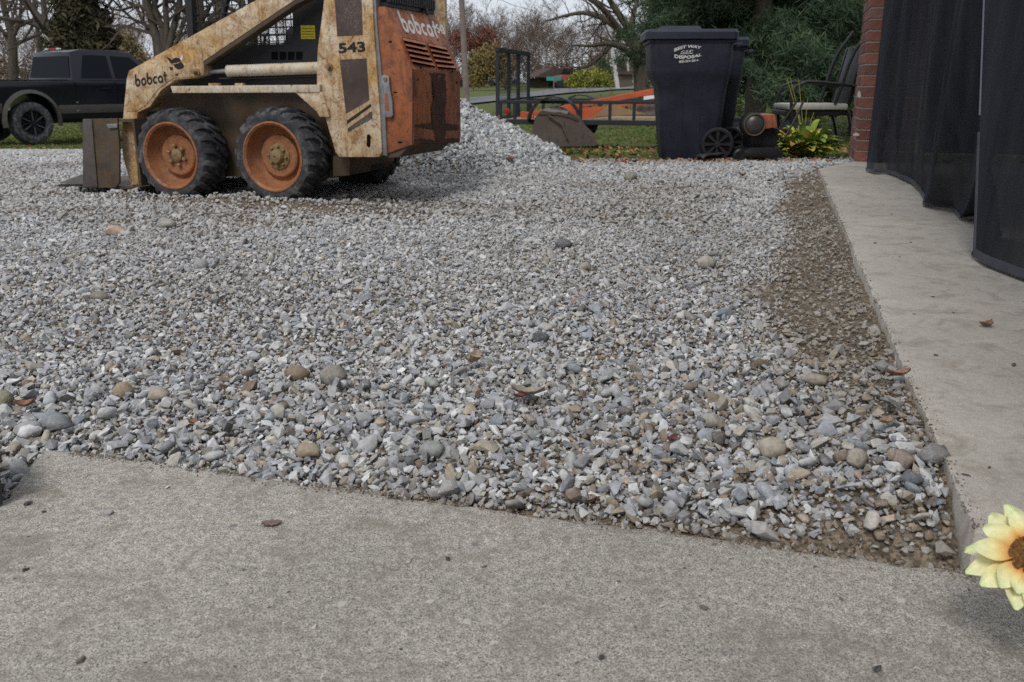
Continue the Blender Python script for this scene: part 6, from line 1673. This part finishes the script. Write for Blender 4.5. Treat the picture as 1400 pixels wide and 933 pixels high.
# far woods: one mass of bare trees
wood_col = bpy.data.collections.new('wood_kinds')
for i in range(5):
    rnd = random.Random(60 + i); out = []; H = 10 + i
    grow(rnd, Vector((0, 0, -.3)), Vector((0, 0, 1)), H * .55, .16, 0, out, 4, .10, .10, (2, 3), .62, 6)
    mb = MB()
    for p_, r_, lv in out: mb.tube(p_, [max(x, .018) for x in r_], 4 if lv < 2 else 3, False)
    o = mb.build('bare_wood_tree', M_TWIG2, None, smooth=80, recalc=False)
    sc.collection.objects.unlink(o); wood_col.objects.link(o)
g = np.random.default_rng(5); n = 330
Yw = g.uniform(84, 150, n); pxw = g.uniform(-260, 1500, n); Xw = (pxw - CX) / F_PX * Yw
keep = ~((pxw < 600) & (g.uniform(0, 1, n) < .35)); Xw, Yw = Xw[keep], Yw[keep]; n = len(Xw)
szw = g.uniform(.42, .72, n) * (Yw / 115)
woods = scatter('far_woods', np.stack([Xw, Yw, gz(Xw, Yw)], 1), np.stack([g.normal(0, .04, n), g.normal(0, .04, n), g.uniform(0, 6.28, n)], 1), np.stack([szw] * 3, 1), g.integers(0, 5, n), np.ones((n, 4)), wood_col)
tag(woods, 'leafless brown woods closing the view beyond the road', kind='stuff')
cs = []; rs = []
for k in range(120):
    Y = g.uniform(92, 150); px = g.uniform(-200, 1400); x = (px - CX) / F_PX * Y; z0 = gzf(x, Y)
    if 110 < px < 200: continue
    cs.append((x, Y, z0 + g.uniform(.4, 2.2))); rs.append((3.2, 3, 1.2 + g.uniform(0, .8)))
un = leaves('undergrowth', cs, rs, 60000, .20, [(.07, .052, .038), (.12, .09, .06), (.16, .125, .08), (.10, .10, .05)], 71, None, kind='stuff')
tag(un, 'brown undergrowth and clinging leaves under the far woods')
# ---------------------------------------------------------------- grass tufts and fallen leaves on the lawn
grass_col = bpy.data.collections.new('grass_kinds')
m = Mat('grass_blades', .8, .15); c = instance_color(m); m.color(c); M_GR = m.m
for i in range(4):
    rnd = random.Random(80 + i); mb = MB()
    for k in range(14):
        a = rnd.uniform(0, 6.28); r = rnd.uniform(0, .5); l = rnd.uniform(.5, 1.1); x, y = math.cos(a) * r, math.sin(a) * r; dx, dy = math.cos(a) * rnd.uniform(.1, .6) * l, math.sin(a) * rnd.uniform(.1, .6) * l; w = .045
        mb.add([(x - w, y, 0), (x + w, y, 0), (x + dx * .4 + w * .7, y + dy * .4, l * .6), (x + dx * .4 - w * .7, y + dy * .4, l * .6), (x + dx, y + dy, l)], [(0, 1, 2, 3), (3, 2, 4)])
    o = mb.build('grass_tuft', M_GR, None, recalc=False); sc.collection.objects.unlink(o); grass_col.objects.link(o)
n = 60000; Yg = 7.6 + (34 - 7.6) * g.uniform(0, 1, n) ** 1.6; Xg = g.uniform(-.68, .68, n) * Yg
ok = (in_gravel(Xg, Yg) < .05 + .5 * (fbm(Xg, Yg, .5, 41) - .5)) & ~((Xg > 2.3) & (Yg < 7.2))
bare = smooth(.50, .62, fbm(Xg, Yg, 1.6, 42)) * (1 - smooth(16, 24, Yg)); ok &= g.uniform(0, 1, n) > bare * .9
Xg, Yg = Xg[ok], Yg[ok]; n = len(Xg)
sz = g.uniform(.025, .05, n) * (1 + .6 * smooth(12, 25, Yg))
gc = np.array([(.10, .17, .035), (.14, .19, .05), (.24, .20, .09), (.08, .14, .03)])[g.choice(4, n, p=[.4, .3, .15, .15])] * g.uniform(.8, 1.2, (n, 1))
gr = scatter('grass', np.stack([Xg, Yg, gz(Xg, Yg) - .035], 1), np.stack([np.zeros(n), np.zeros(n), g.uniform(0, 6.28, n)], 1), np.stack([sz * 1.3, sz * 1.3, sz], 1), g.integers(0, 4, n), np.concatenate([gc, np.ones((n, 1))], 1), grass_col)
tag(gr, 'patchy autumn grass of the lawn', kind='stuff')
lf_col = bpy.data.collections.new('leaf_kinds'); M_FL = Mat('fallen_leaf', .8, .15); M_FL.color(instance_color(M_FL)); M_FL = M_FL.m
for i in range(3):
    o = MB().add([(-1, 0, 0), (-.3, -.6, .25), (.5, -.5, .1), (1, 0, .3), (.4, .6, .35), (-.4, .5, .05), (0, 0, -.05)], [(6, 0, 1), (6, 1, 2), (6, 2, 3), (6, 3, 4), (6, 4, 5), (6, 5, 0)]).build('fallen_leaf', M_FL, None, recalc=False)
    sc.collection.objects.unlink(o); lf_col.objects.link(o)
n = 3800; Yg = 7.8 + 20 * g.uniform(0, 1, n) ** 1.7; Xg = g.uniform(-.68, .68, n) * Yg
ok = (in_gravel(Xg, Yg) < .6) & ~((Xg > 2.3) & (Yg < 7.2)); Xg, Yg = Xg[ok], Yg[ok]; n = len(Xg); sz = g.uniform(.02, .045, n)
lc = np.array([(.30, .16, .07), (.22, .13, .07), (.36, .24, .12), (.26, .07, .04)])[g.choice(4, n)]
fl_ = scatter('fallen_leaves', np.stack([Xg, Yg, gz(Xg, Yg) + .012], 1), np.stack([g.normal(0, .4, n), g.normal(0, .4, n), g.uniform(0, 6.28, n)], 1), np.stack([sz, sz * .8, sz], 1), g.integers(0, 3, n), np.concatenate([lc, np.ones((n, 1))], 1), lf_col)
tag(fl_, 'brown and orange leaves strewn over the lawn', kind='stuff')
